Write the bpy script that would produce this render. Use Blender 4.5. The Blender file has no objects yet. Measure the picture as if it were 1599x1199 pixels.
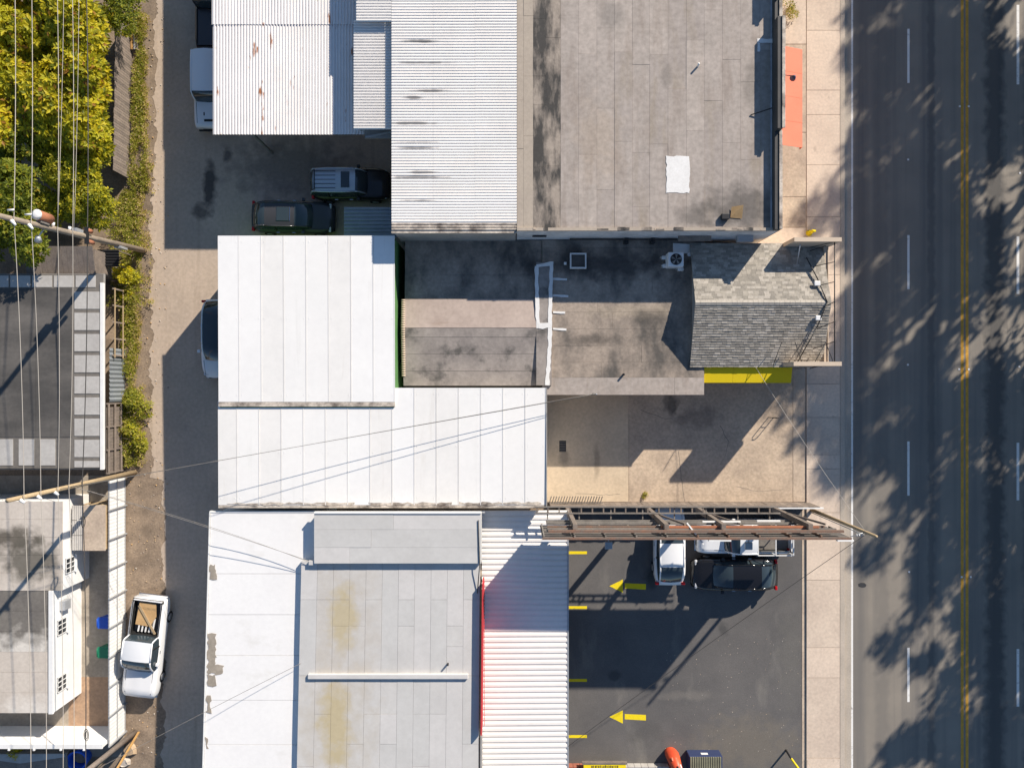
import bpy, math, random
from mathutils import Vector, Matrix
random.seed(11)
R = math.radians
scene = bpy.context.scene
COL = scene.collection
# ---------------- camera, sky, sun, exposure
S, H = 26.4, 42.0                      # photo pixels per metre at ground, camera height
cam_d = bpy.data.cameras.new('camera'); cam = bpy.data.objects.new('camera', cam_d); COL.objects.link(cam)
cam.location = (0, 0, H); cam.rotation_euler = (0, 0, 0)
cam_d.sensor_width = 36; cam_d.lens = 18 / (799.5 / S / H); cam_d.clip_end = 2000; cam_d.clip_start = .5
scene.camera = cam
SUN_EL, SHX, SHY = R(27.7), -.631, -.776       # shadows fall towards (SHX, SHY)
w = bpy.data.worlds.new('World'); scene.world = w; w.use_nodes = True
wn = w.node_tree.nodes; bg = wn['Background']
sky = wn.new('ShaderNodeTexSky'); sky.sky_type = 'NISHITA'; sky.sun_disc = False
sky.sun_elevation = SUN_EL; sky.sun_rotation = math.atan2(-SHX, -SHY)
sky.air_density = 1.0; sky.dust_density = .1; sky.ozone_density = 3.0
w.node_tree.links.new(sky.outputs[0], bg.inputs[0]); bg.inputs[1].default_value = .09
sd = bpy.data.lights.new('sun', 'SUN'); sd.energy = 5.0; sd.angle = R(.7); sd.color = (1, .91, .79)
so = bpy.data.objects.new('sun', sd); COL.objects.link(so)
dv = Vector((SHX * math.cos(SUN_EL), SHY * math.cos(SUN_EL), -math.sin(SUN_EL)))
so.rotation_euler = dv.to_track_quat('-Z', 'Y').to_euler(); so.location = (40, 50, 60)
scene.view_settings.view_transform = 'Standard'; scene.view_settings.look = 'None'
scene.view_settings.exposure = .5; scene.view_settings.gamma = 1
# ---------------- helpers
def P(px, py, h=0.):                   # a point seen at that photo pixel standing at height h
    k = (H - h) / H / S
    return ((px - 800) * k, (600 - py) * k)
def thing(name, label, cat, loc=(0, 0, 0), rz=0, group=None):
    o = bpy.data.objects.new(name, None); COL.objects.link(o); o.empty_display_size = .2
    o.location = loc; o.rotation_euler = (0, 0, rz); return tag(o, label, cat, group)
def tag(o, label, cat=None, group=None, kind=None):
    if label: o['label'] = label
    if cat: o['category'] = cat
    if group: o['group'] = group
    if kind: o['kind'] = kind
    return o
def rootloc(p):
    v = Vector((0, 0, 0))
    while p is not None: v = v + Vector(p.location); p = p.parent
    return v
class MB:
    def __init__(s): s.v = []; s.f = []; s.m = []; s.sm = []
    def add(s, vs, fs, mi=0, smooth=False):
        n = len(s.v); s.v += [tuple(x) for x in vs]
        for f in fs: s.f.append(tuple(i + n for i in f)); s.m.append(mi); s.sm.append(smooth)
        return s
    def box(s, x0, x1, y0, y1, z0, z1, mi=0, M=None):
        vs = [(x0,y0,z0),(x1,y0,z0),(x1,y1,z0),(x0,y1,z0),(x0,y0,z1),(x1,y0,z1),(x1,y1,z1),(x0,y1,z1)]
        if M is not None: vs = [tuple(M @ Vector(v)) for v in vs]
        return s.add(vs, [(0,3,2,1),(4,5,6,7),(0,1,5,4),(1,2,6,5),(2,3,7,6),(3,0,4,7)], mi)
    def prism(s, pts, z0, z1, mi=0):   # pts counter-clockwise; z0/z1 number or list
        n = len(pts); a = z0 if isinstance(z0, (list, tuple)) else [z0]*n; b = z1 if isinstance(z1, (list, tuple)) else [z1]*n
        vs = [(p[0], p[1], a[i]) for i, p in enumerate(pts)] + [(p[0], p[1], b[i]) for i, p in enumerate(pts)]
        return s.add(vs, [tuple(range(n-1, -1, -1)), tuple(range(n, 2*n))] + [(i, (i+1) % n, n+(i+1) % n, n+i) for i in range(n)], mi)
    def tube(s, pts, r, n=8, mi=0, r2=None, caps=True):
        pts = [Vector(p) for p in pts]; k = len(pts); vs = []
        for i, p in enumerate(pts):
            d = (pts[min(i+1, k-1)] - pts[max(i-1, 0)]).normalized()
            a = d.cross(Vector((0, 0, 1)) if abs(d.z) < .9 else Vector((1, 0, 0))).normalized(); b = d.cross(a)
            rr = r if r2 is None else r + (r2 - r) * i / (k - 1)
            vs += [p + (a * math.cos(t) + b * math.sin(t)) * rr for t in [2 * math.pi * j / n for j in range(n)]]
        fs = [(i*n+j, i*n+(j+1) % n, (i+1)*n+(j+1) % n, (i+1)*n+j) for i in range(k-1) for j in range(n)]
        if caps: fs += [tuple(range(n-1, -1, -1)), tuple(range((k-1)*n, k*n))]
        return s.add(vs, fs, mi, True)
    def bar(s, a, b, wd, ht, mi=0):     # rectangular bar between two points
        a, b = Vector(a), Vector(b); d = (b - a); L = d.length; d.normalize()
        up = Vector((0, 0, 1)) if abs(d.z) < .95 else Vector((0, 1, 0))
        sx = d.cross(up).normalized(); uz = sx.cross(d)
        M = Matrix((( d.x, sx.x, uz.x, a.x), (d.y, sx.y, uz.y, a.y), (d.z, sx.z, uz.z, a.z), (0, 0, 0, 1)))
        return s.box(0, L, -wd/2, wd/2, -ht/2, ht/2, mi, M)
    def build(s, name, mats, parent=None, world=True, kind=None, bevel=0):
        me = bpy.data.meshes.new(name)
        off = rootloc(parent) if (parent is not None and world) else Vector((0, 0, 0))
        me.from_pydata([(v[0]-off.x, v[1]-off.y, v[2]-off.z) for v in s.v], [], s.f)
        for m in (mats if isinstance(mats, (list, tuple)) else [mats]): me.materials.append(m)
        for p, mi, q in zip(me.polygons, s.m, s.sm): p.material_index = mi; p.use_smooth = q
        o = bpy.data.objects.new(name, me); COL.objects.link(o); o.parent = parent
        if kind: o['kind'] = kind
        if bevel:
            b = o.modifiers.new('bevel', 'BEVEL'); b.width = bevel; b.segments = 2; b.limit_method = 'ANGLE'
        return o
# ---------------- procedural materials
def mat(name, c, c2=None, sc=.6, rough=.85, fine=.12, fsc=14, bump=0., bsc=30, metal=0, spots=(), obj=False, stretch=None, contrast=(.35, .65), spec=.4, streak=None):
    m = bpy.data.materials.new(name); m.use_nodes = True
    N, L = m.node_tree.nodes, m.node_tree.links; b = N['Principled BSDF']
    b.inputs['Roughness'].default_value = rough; b.inputs['Metallic'].default_value = metal; b.inputs['Specular IOR Level'].default_value = spec
    if obj: co = N.new('ShaderNodeTexCoord').outputs['Object']
    else: co = N.new('ShaderNodeNewGeometry').outputs['Position']
    raw = co
    if stretch:
        mp = N.new('ShaderNodeMapping'); mp.inputs['Scale'].default_value = stretch; L.new(co, mp.inputs[0]); co = mp.outputs[0]
    def noise(s, d=5, src=None, ro=.6):
        n = N.new('ShaderNodeTexNoise'); n.inputs['Scale'].default_value = s; n.inputs['Detail'].default_value = d; n.inputs['Roughness'].default_value = ro
        L.new(src or co, n.inputs['Vector']); return n.outputs['Fac']
    def ramp(f, lo, hi):
        r = N.new('ShaderNodeMapRange'); r.inputs[1].default_value = lo; r.inputs[2].default_value = hi; r.clamp = True; L.new(f, r.inputs[0]); return r.outputs[0]
    def mix(f, a, bb, mode='MIX'):
        x = N.new('ShaderNodeMix'); x.data_type = 'RGBA'; x.blend_type = mode
        for sock, val in ((x.inputs[0], f), (x.inputs[6], a), (x.inputs[7], bb)):
            if hasattr(val, 'links') or hasattr(val, 'is_linked'): L.new(val, sock)
            elif isinstance(val, (int, float)): sock.default_value = val
            else: sock.default_value = (*val[:3], 1)
        return x.outputs[2]
    col = (*c, 1)
    cur = None
    if c2 is not None: cur = mix(ramp(noise(sc, 6), *contrast), c, c2)
    else:
        rg = N.new('ShaderNodeRGB'); rg.outputs[0].default_value = (*c, 1); cur = rg.outputs[0]
    if streak:                         # (scale vector, colour, lo, hi)
        mp = N.new('ShaderNodeMapping'); mp.inputs['Scale'].default_value = streak[0]; L.new(raw, mp.inputs[0])
        cur = mix(ramp(noise(1, 4, mp.outputs[0]), streak[2], streak[3]), cur, streak[1])
    if spots:
        nx = N.new('ShaderNodeTexNoise'); nx.inputs['Scale'].default_value = 1.6; nx.inputs['Detail'].default_value = 5; L.new(raw, nx.inputs['Vector'])
        for (x, y, rx, ry, cc, st) in spots:
            mp = N.new('ShaderNodeMapping'); mp.inputs['Location'].default_value = (-x / rx, -y / ry, 0); mp.inputs['Scale'].default_value = (1 / rx, 1 / ry, 0); L.new(raw, mp.inputs[0])
            ln = N.new('ShaderNodeVectorMath'); ln.operation = 'LENGTH'; L.new(mp.outputs[0], ln.inputs[0])
            ad = N.new('ShaderNodeMath'); ad.operation = 'MULTIPLY_ADD'; L.new(nx.outputs['Fac'], ad.inputs[0]); ad.inputs[1].default_value = 1.5; L.new(ln.outputs['Value'], ad.inputs[2])
            r = N.new('ShaderNodeMapRange'); r.inputs[1].default_value = 1.75; r.inputs[2].default_value = 1.15; r.inputs[3].default_value = 0; r.inputs[4].default_value = st; L.new(ad.outputs[0], r.inputs[0])
            cur = mix(r.outputs[0], cur, cc)
    if fine:
        f = ramp(noise(fsc, 4, raw), .25, .75)
        lo = 1 - fine; cur = mix(1.0, cur, mix(f, (lo, lo, lo), (1 + fine*.6,)*3), 'MULTIPLY')
    L.new(cur, b.inputs['Base Color'])
    if bump:
        bp = N.new('ShaderNodeBump'); bp.inputs['Strength'].default_value = bump; bp.inputs['Distance'].default_value = .03
        L.new(noise(bsc, 4, raw), bp.inputs['Height']); L.new(bp.outputs[0], b.inputs['Normal'])
    return m
def leafmat(name, c, tr=.45):
    m = bpy.data.materials.new(name); m.use_nodes = True; N, L = m.node_tree.nodes, m.node_tree.links
    b = N['Principled BSDF']; b.inputs['Base Color'].default_value = (*c, 1); b.inputs['Roughness'].default_value = .55; b.inputs['Specular IOR Level'].default_value = .3
    t = N.new('ShaderNodeBsdfTranslucent'); t.inputs[0].default_value = (min(1, c[0]*1.3), min(1, c[1]*1.3), c[2], 1)
    x = N.new('ShaderNodeMixShader'); x.inputs[0].default_value = tr
    L.new(b.outputs[0], x.inputs[1]); L.new(t.outputs[0], x.inputs[2]); L.new(x.outputs[0], N['Material Output'].inputs[0]); return m
M = {}
M['soil'] = mat('soil', (.34, .255, .18), (.20, .15, .108), .9, fine=.3, fsc=9, bump=.5, bsc=12)
M['alley'] = mat('alley_concrete', (.55, .435, .335), (.45, .36, .28), .35, fine=.16, fsc=5, bump=.15, bsc=18,
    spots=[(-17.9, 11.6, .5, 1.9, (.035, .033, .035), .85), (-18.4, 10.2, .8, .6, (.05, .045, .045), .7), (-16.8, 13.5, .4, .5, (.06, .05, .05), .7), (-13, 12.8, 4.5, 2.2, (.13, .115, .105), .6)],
    streak=((1.8, .12, 1), (.42, .33, .25), .55, .75))
M['road'] = mat('road_asphalt', (.30, .262, .215), (.24, .212, .178), .25, fine=.22, fsc=34, bump=.25, bsc=70,
    spots=[(28.55, 0, .75, 900, (.07, .068, .066), .75), (24.8, 0, .28, 900, (.10, .096, .092), .6), (21.9, 0, .5, 900, (.17, .155, .138), .5), (30.6, 0, .5, 900, (.11, .10, .095), .6)], streak=((.55, .012, 1), (.15, .14, .13), .46, .68))
M['lot'] = mat('lot_asphalt', (.145, .135, .128), (.112, .106, .103), .35, fine=.24, fsc=26, bump=.2, bsc=60, streak=((.5, .16, 1), (.20, .185, .165), .58, .74), spots=[(8.2, -11.5, .5, .7, (.04, .04, .04), .7), (12.5, -14.5, .35, .5, (.05, .05, .05), .6), (6.1, -17.2, .5, .4, (.05, .05, .05), .6), (10.5, -18.4, 2.2, .35, (.22, .20, .175), .4), (8, -20.6, 1.4, 1.0, (.09, .085, .08), .5), (14, -21.3, 3.6, 2.2, (.2, .17, .13), .5), (16.5, -16, 1.0, 4, (.16, .15, .13), .35)])
M['walk'] = mat('sidewalk_concrete', (.71, .575, .455), (.63, .505, .40), .5, fine=.14, fsc=7, bump=.1, bsc=25, streak=((2.5, 1.2, 1), (.50, .40, .31), .62, .76))
M['walk2'] = mat('sidewalk_concrete_grey', (.67, .545, .43), (.58, .465, .37), .5, fine=.16, fsc=6, bump=.1, bsc=25)
M['walk_old'] = mat('old_concrete', (.60, .48, .36), (.46, .36, .275), .8, fine=.22, fsc=7, bump=.2, bsc=20)
M['kerb'] = mat('kerb_concrete', (.52, .44, .36), (.44, .38, .31), .6, fine=.15)
M['gutter'] = mat('gutter_concrete', (.50, .43, .35), (.41, .355, .295), .5, fine=.18, streak=((1, .08, 1), (.24, .21, .18), .5, .7))
M['drive'] = mat('drive_concrete', (.60, .47, .345), (.46, .36, .27), .55, fine=.25, fsc=6, bump=.25, bsc=14, spots=[(9.4, -1.2, .5, .8, (.06, .055, .05), .7), (11, -2.0, 1.6, .8, (.16, .13, .11), .5)])
M['drive_new'] = mat('drive_concrete_new', (.66, .53, .38), (.57, .455, .325), .5, fine=.14, fsc=6, bump=.1, spots=[(5, -4.6, .25, 1.3, (.28, .22, .16), .55), (3.1, -4.4, .35, .7, (.2, .17, .14), .55)])
M['paint_w'] = mat('road_paint_white', (.80, .78, .74), (.34, .32, .30), 4, fine=.15, fsc=20, contrast=(.56, .76))
M['paint_y'] = mat('road_paint_yellow', (.74, .38, .05), (.50, .28, .05), 2.2, fine=.25, fsc=14)
M['lot_y'] = mat('lot_paint_yellow', (.84, .64, .01), (.24, .20, .10), 4.5, fine=.12, fsc=20, contrast=(.60, .74))
M['white_roof'] = mat('white_metal_roof', (.85, .825, .785), (.81, .79, .755), .3, rough=.5, fine=.03, fsc=3, streak=((2.2, .15, 1), (.76, .74, .70), .58, .8))
M['white_roof_b'] = mat('white_metal_roof_b', (.83, .80, .755), (.78, .755, .715), .5, rough=.5, fine=.04, fsc=3, streak=((1.8, .2, 1), (.70, .665, .61), .60, .82))
M['white_roof_c'] = mat('white_metal_roof_c', (.86, .84, .805), (.82, .80, .77), .4, rough=.5, fine=.03, fsc=3, streak=((2.6, .12, 1), (.72, .69, .645), .62, .82))
M['white_roof2'] = mat('white_coated_roof', (.85, .83, .80), (.81, .79, .765), .4, rough=.6, fine=.04, fsc=4, streak=((.45, .6, 1), (.72, .695, .65), .58, .76))
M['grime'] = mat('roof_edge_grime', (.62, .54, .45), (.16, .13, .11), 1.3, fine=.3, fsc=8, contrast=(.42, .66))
M['corr_w'] = mat('white_corrugated', (.84, .80, .75), (.79, .75, .70), .5, rough=.5, fine=.05, fsc=4)
M['corr_rust'] = mat('white_corrugated_rusty', (.80, .76, .73), (.74, .70, .67), .6, rough=.5, fine=.05, fsc=4, streak=((2.2, .55, 1), (.33, .13, .055), .64, .70))
M['corr_stain'] = mat('white_corrugated_stained', (.85, .81, .76), (.80, .76, .71), .5, rough=.5, fine=.05, fsc=4,
    spots=[(-4.75 + random.uniform(-.5, .9), y + random.uniform(-.2, .2), random.uniform(.5, 1.9), random.uniform(.05, .11), (.07, .065, .065), random.uniform(.45, .8)) for y in [16.6, 15.3, 14.9, 13.3, 12.7, 12.4, 10.9, 10.5, 9.6, 17.6]])
M['corr_grey'] = mat('grey_corrugated', (.33, .36, .39), (.26, .29, .32), .7, rough=.45, fine=.12, metal=.3)
M['bit_a'] = mat('roof_felt_a', (.43, .37, .325), (.37, .32, .28), .8, fine=.22, fsc=4, streak=((1.6, .3, 1), (.33, .275, .235), .48, .7), spots=[(11.9, 9.1, 2.6, 1.5, (.10, .09, .08), .75), (9.6, 8.7, 1.6, .7, (.13, .115, .10), .6), (12.4, 15.5, .5, 1.6, (.17, .15, .13), .5), (8.0, 16.0, .35, .9, (.20, .175, .15), .5), (5.2, 19.0, .8, .8, (.2, .18, .16), .5), (4.5, 12.6, 1.6, 2.6, (.40, .32, .25), .5)])
M['bit_b'] = mat('roof_felt_b', (.46, .395, .345), (.40, .345, .30), .8, fine=.22, fsc=4, streak=((1.6, .3, 1), (.35, .29, .245), .48, .7), spots=[(11.9, 9.1, 2.6, 1.5, (.10, .09, .08), .75), (9.6, 8.7, 1.6, .7, (.13, .115, .10), .6), (12.4, 15.5, .5, 1.6, (.17, .15, .13), .5), (8.0, 16.0, .35, .9, (.20, .175, .15), .5), (5.2, 19.0, .8, .8, (.2, .18, .16), .5), (4.5, 12.6, 1.6, 2.6, (.40, .32, .25), .5)])
M['bit_c'] = mat('roof_felt_c', (.40, .345, .305), (.35, .30, .265), .8, fine=.22, fsc=4, streak=((1.6, .3, 1), (.33, .275, .22), .46, .72), spots=[(11.9, 9.1, 2.6, 1.5, (.10, .09, .08), .75), (9.6, 8.7, 1.6, .7, (.13, .115, .10), .6), (12.4, 15.5, .5, 1.6, (.17, .15, .13), .5), (8.0, 16.0, .35, .9, (.20, .175, .15), .5), (5.2, 19.0, .8, .8, (.2, .18, .16), .5), (4.5, 12.6, 1.6, 2.6, (.40, .32, .25), .5)])
M['bit_edge'] = mat('roof_felt_stained', (.36, .30, .245), (.06, .055, .05), .9, fine=.2, fsc=6, contrast=(.40, .58), stretch=(1.6, .5, 1))
M['bit_light'] = mat('roof_felt_light', (.44, .37, .295), (.40, .335, .27), .7, fine=.12, fsc=6)
M['bit_dirty'] = mat('roof_felt_dirty', (.30, .245, .20), (.075, .068, .062), .7, fine=.25, fsc=5, contrast=(.42, .72))
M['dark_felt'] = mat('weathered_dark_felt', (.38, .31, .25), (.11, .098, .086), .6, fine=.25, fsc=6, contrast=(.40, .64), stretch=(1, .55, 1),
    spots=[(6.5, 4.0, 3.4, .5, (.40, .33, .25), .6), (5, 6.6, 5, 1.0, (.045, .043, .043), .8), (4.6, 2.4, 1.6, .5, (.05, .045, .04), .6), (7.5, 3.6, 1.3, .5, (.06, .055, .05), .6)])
M['pink_felt'] = mat('pinkish_felt', (.50, .405, .345), (.42, .335, .285), .8, fine=.12, fsc=5, streak=((.2, 1.6, 1), (.30, .21, .155), .6, .8))
M['grey_felt'] = mat('greyish_felt', (.36, .315, .28), (.25, .22, .20), .9, fine=.18, fsc=5, streak=((.9, .9, 1), (.12, .11, .10), .54, .68))
M['grey_a'] = mat('pale_grey_membrane_a', (.56, .545, .52), (.52, .505, .48), .6, fine=.06, fsc=4)
M['grey_b'] = mat('pale_grey_membrane_b', (.60, .575, .55), (.555, .535, .51), .6, fine=.06, fsc=4)
YS = (.47, .37, .17)
M['grey_s'] = mat('pale_grey_membrane_stained', (.58, .56, .53), (.53, .51, .485), .6, fine=.06, fsc=4,
    spots=[(-9.1, -12.7, 2.9, 4.6, (.50, .46, .41), .7), (-9.0, -12.6, 1.0, 2.1, YS, .6), (-9.4, -18.3, 2.5, 4.8, (.50, .455, .39), .7), (-9.4, -18.3, 1.05, 2.9, YS, .65)])
M['seal'] = mat('white_sealant', (.82, .80, .77), (.74, .72, .69), 2, fine=.08)
M['wall_w'] = mat('white_wall', (.80, .79, .77), (.74, .73, .70), .7, fine=.06, fsc=4)
M['wall_stain'] = mat('stained_white_wall', (.66, .66, .66), (.45, .45, .45), 1.1, fine=.15, fsc=4, contrast=(.45, .75))
M['wall_cream'] = mat('cream_wall', (.62, .50, .38), (.57, .46, .35), .8, fine=.08)
M['wall_green'] = mat('green_wall', (.10, .24, .075), (.08, .20, .065), 1, fine=.1)
M['wall_grey'] = mat('grey_wall', (.36, .34, .32), (.28, .27, .25), 1, fine=.12)
M['black_coat'] = mat('black_roof_coating', (.04, .04, .042), (.065, .062, .06), .8, fine=.2, rough=.6)
M['black_roof'] = mat('black_roof_left', (.075, .07, .065), (.16, .145, .13), .35, fine=.15, fsc=5, contrast=(.4, .7), stretch=(.5, 1.4, 1))
M['silver'] = mat('silver_coating', (.50, .475, .44), (.43, .405, .375), .9, fine=.12, fsc=5)
M['tan_roof'] = mat('tan_flat_roof', (.60, .53, .455), (.50, .435, .37), .5, fine=.12, fsc=5, spots=[(-27.6, -8.6, 2.2, .8, (.10, .085, .065), .9), (-26.7, -9.8, 2.0, 1.5, (.10, .09, .07), .85), (-25.4, -11.6, .8, .8, (.2, .18, .15), .6), (-26, -18, 2.6, .9, (.74, .69, .62), .6)])
M['tan_dark'] = mat('dark_patch_roof', (.15, .135, .12), (.20, .18, .155), .6, fine=.18, fsc=5, spots=[(-27.2, -15.4, 2.4, 1.9, (.68, .63, .56), .95), (-24.9, -16.3, 1.2, 1.0, (.55, .5, .43), .9)])
M['yard'] = mat('yard_concrete', (.42, .36, .29), (.30, .26, .21), .7, fine=.2, fsc=6)
M['yard_brick'] = mat('yard_paver', (.46, .30, .19), (.36, .24, .16), 1.3, fine=.25, fsc=6)
M['wood_grey'] = mat('weathered_wood', (.31, .25, .205), (.22, .18, .15), 2, fine=.25, fsc=12)
M['wood_grey2'] = mat('weathered_wood_dark', (.24, .195, .16), (.17, .14, .12), 2, fine=.25, fsc=12)
M['wood_new'] = mat('fresh_wood', (.50, .29, .10), (.42, .24, .09), 2, fine=.15)
M['wood_pole'] = mat('pole_wood', (.33, .265, .20), (.24, .195, .15), 1.5, fine=.25, fsc=10)
M['wood_tan'] = mat('tan_pole_wood', (.46, .34, .20), (.38, .28, .165), 1.5, fine=.2, fsc=10)
M['shingle_a'] = mat('shingle_a', (.42, .378, .315), (.35, .315, .265), 2.5, fine=.2)
M['shingle_b'] = mat('shingle_b', (.33, .298, .25), (.26, .236, .20), 2.5, fine=.2)
M['shingle_c'] = mat('shingle_c', (.50, .45, .38), (.42, .38, .325), 2.5, fine=.2)
M['yellow'] = mat('yellow_canvas', (.82, .60, .005), None, fine=.06, rough=.7)
M['salmon'] = mat('salmon_canvas', (.84, .23, .14), (.80, .21, .125), .8, fine=.05, rough=.8)
M['red'] = mat('red_paint', (.55, .045, .05), None, fine=.1)
M['steel'] = mat('grey_steel', (.26, .235, .21), (.17, .155, .14), 2, fine=.2, rough=.6)
M['rust'] = mat('rusty_steel', (.24, .13, .085), (.17, .13, .105), 2.2, fine=.25, rough=.8)
M['rust_o'] = mat('orange_rust', (.45, .17, .085), (.33, .14, .08), 2, fine=.2, rough=.8)
M['blackm'] = mat('black_metal', (.02, .02, .022), None, fine=.1, rough=.5)
M['galv'] = mat('galvanised', (.52, .53, .54), (.42, .43, .44), 2, fine=.1, rough=.4, metal=.4)
M['wire'] = mat('pale_wire', (.42, .38, .33), None, fine=0, rough=.6)
M['wire_d'] = mat('dark_wire', (.06, .055, .05), None, fine=0, rough=.6)
M['porc'] = mat('porcelain', (.78, .77, .75), None, fine=0, rough=.3)
M['gray_panel'] = mat('billboard_back', (.17, .155, .14), (.11, .10, .095), 1.2, fine=.2)
M['pw'] = mat('car_paint_white', (.80, .80, .80), None, fine=0, rough=.22, obj=True, spec=.5)
M['pk'] = mat('car_paint_black', (.012, .012, .014), None, fine=0, rough=.12, obj=True, spec=.6)
M['pd'] = mat('car_paint_dark_brown', (.03, .025, .024), None, fine=0, rough=.2, obj=True, spec=.5)
M['ps'] = mat('car_paint_silver', (.55, .58, .62), None, fine=0, rough=.3, metal=.4, obj=True)
M['pg'] = mat('car_paint_charcoal', (.05, .05, .056), None, fine=0, rough=.18, obj=True, spec=.5)
M['glass'] = mat('car_glass', (.035, .05, .06), None, fine=0, rough=.04, obj=True, spec=.8)  # bluish base colour stands in for the reflected sky
M['tyre'] = mat('tyre_rubber', (.018, .018, .018), None, fine=.1, rough=.9, obj=True)
M['rim'] = mat('alloy_rim', (.45, .45, .46), None, fine=0, rough=.35, metal=.7, obj=True)
M['trim'] = mat('black_trim', (.02, .02, .02), None, fine=0, rough=.6, obj=True)
M['chrome'] = mat('chrome', (.75, .75, .75), None, fine=0, rough=.12, metal=1, obj=True)
M['tail'] = mat('red_lens', (.45, .01, .012), None, fine=0, rough=.15, obj=True)
M['lens'] = mat('clear_lens', (.65, .66, .68), None, fine=0, rough=.1, obj=True)
M['card'] = mat('cardboard', (.56, .36, .17), (.50, .31, .14), 3, fine=.1)
M['blue_p'] = mat('blue_plastic', (.015, .10, .55), None, fine=.08, rough=.45)
M['green_p'] = mat('green_plastic', (.01, .20, .10), None, fine=.08, rough=.45)
M['navy'] = mat('navy_metal', (.035, .05, .12), None, fine=.1, rough=.4)
M['olive'] = mat('olive_slats', (.25, .24, .16), (.19, .18, .12), 2, fine=.15)
M['orange'] = mat('red_orange_plastic', (.72, .10, .035), (.62, .075, .03), 2, fine=.08, rough=.45)
M['rock'] = mat('tan_rock', (.50, .37, .24), (.40, .29, .19), 1.5, fine=.2, bump=.5, bsc=6)
M['rock_w'] = mat('pale_rock', (.56, .49, .42), (.46, .40, .34), 1.5, fine=.2, bump=.5, bsc=6)
M['brick'] = mat('red_brick', (.42, .15, .10), (.34, .12, .08), 3, fine=.2)
M['bark'] = mat('bark', (.13, .10, .075), (.09, .07, .055), 3, fine=.3)
M['glass_w'] = mat('window_glass', (.03, .035, .04), None, fine=0, rough=.08, spec=.7)
LY = [leafmat('leaf_yellow', (.60, .50, .022)), leafmat('leaf_yellow_green', (.45, .42, .02)), leafmat('leaf_olive', (.30, .28, .016)), leafmat('leaf_dark', (.17, .19, .015)), leafmat('leaf_rust', (.32, .16, .03))]
LG = [leafmat('leaf_green', (.30, .31, .025)), leafmat('leaf_mid', (.20, .23, .02)), leafmat('leaf_deep', (.10, .13, .015)), leafmat('leaf_gold', (.34, .25, .015))]
LW = [leafmat('weed_green', (.33, .33, .035)), leafmat('weed_mid', (.21, .23, .03)), leafmat('weed_pale', (.46, .40, .08)), leafmat('weed_straw', (.55, .42, .2))]
LS = [leafmat('street_leaf', (.06, .10, .02), .2), leafmat('street_leaf_dark', (.04, .07, .015), .2)]
# ================= SETTING
def sheet(name, x0, x1, y0, y1, z, m, kind='structure', parent=None):
    return MB().box(x0, x1, y0, y1, z - .3 if parent is None else z - .003, z, 0).build(name, m, parent, kind=kind if parent is None else None)
MB().add([(-400, -400, -.012), (400, -400, -.012), (400, 400, -.012), (-400, 400, -.012)], [(0, 1, 2, 3)]).build('ground', M['soil'], kind='structure')
def edge(xc, amp, y0, y1, step=.35):       # wobbly line of points going up in y
    n = int((y1 - y0) / step); ph = random.uniform(0, 9)
    return [(xc + amp * (math.sin(i * .55 + ph) * .5 + math.sin(i * .21 + ph * 2) * .6 + random.uniform(-.25, .25)), y0 + (y1 - y0) * i / n) for i in range(n + 1)]
# alley: concrete with a ragged west edge
le = edge(-21.35, .16, -60, 60, .13); le = [(x + random.uniform(-.07, .07), y) for x, y in le]
le = [(x + (.75 if y < -5.6 else 0) + (.25 if y > 12 else 0), y) for x, y in le]
vs = []; fs = []
for i, (x, y) in enumerate(le): vs += [(x, y, 0), (1.0, y, 0)]
for i in range(len(le) - 1): fs.append((2*i, 2*i+1, 2*i+3, 2*i+2))
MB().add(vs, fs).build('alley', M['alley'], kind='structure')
def pebbles(name, n, x0, x1, y0, y1, mats, s0=.015, s1=.05, dens=None):
    b = MB()
    for _ in range(n):
        x, y, s = random.uniform(x0, x1), random.uniform(y0, y1), random.uniform(s0, s1)
        a = random.uniform(0, 6.3); c_, s_ = math.cos(a) * s, math.sin(a) * s; z = .006
        b.add([(x + c_, y + s_, z), (x - s_, y + c_, z), (x - c_ * .8, y - s_ * .8, z), (x + s_ * .7, y - c_ * .7, z), (x, y, z + s * .7)],
              [(0, 1, 4), (1, 2, 4), (2, 3, 4), (3, 0, 4)], random.randrange(len(mats)))
    return b.build(name, mats, kind='stuff')
tag(pebbles('litter', 420, -22.7, -20.3, -22, 22, [M['rock_w'], M['rock'], M['card'], M['wood_grey']], .02, .07), 'scattered pale litter and dead leaves along the alley verge', 'litter')
tag(pebbles('gravel_specks', 260, 9, 17.2, -22, -15, [M['rock_w'], M['walk'], M['rock']], .015, .05), 'pale gravel specks scattered over the parking lot', 'gravel')
# road, markings
road = sheet('road', P(1329, 0)[0], 33.6, -90, 90, 0, M['road'])
def mark(name, x0, x1, y0, y1, m, z=.004): return MB().box(x0, x1, y0, y1, z - .003, z).build(name, m, road)
mark('edge_line', *sorted((P(1327, 0)[0] + .05, P(1332.5, 0)[0])), -90, 90, M['paint_w'])
for cx in (1503, 1510.5): mark('centre_line', P(cx, 0)[0] - .085, P(cx, 0)[0] + .085, -90, 90, M['paint_y'])
for k in range(-3, 8):
    y = P(0, 46 + 321.8 * k)[1]
    mark('lane_dash', P(1419, 0)[0] - .07, P(1419, 0)[0] + .07, y - 3.2, y, M['paint_w'])
    y = P(0, 48 + 321.8 * k + (0 if k else -5))[1]
    mark('lane_dash', P(1590, 0)[0] - .08, P(1590, 0)[0] + .08, y - 3.4, y + (1.3 if k == 0 else 0), M['paint_w'])
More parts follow.
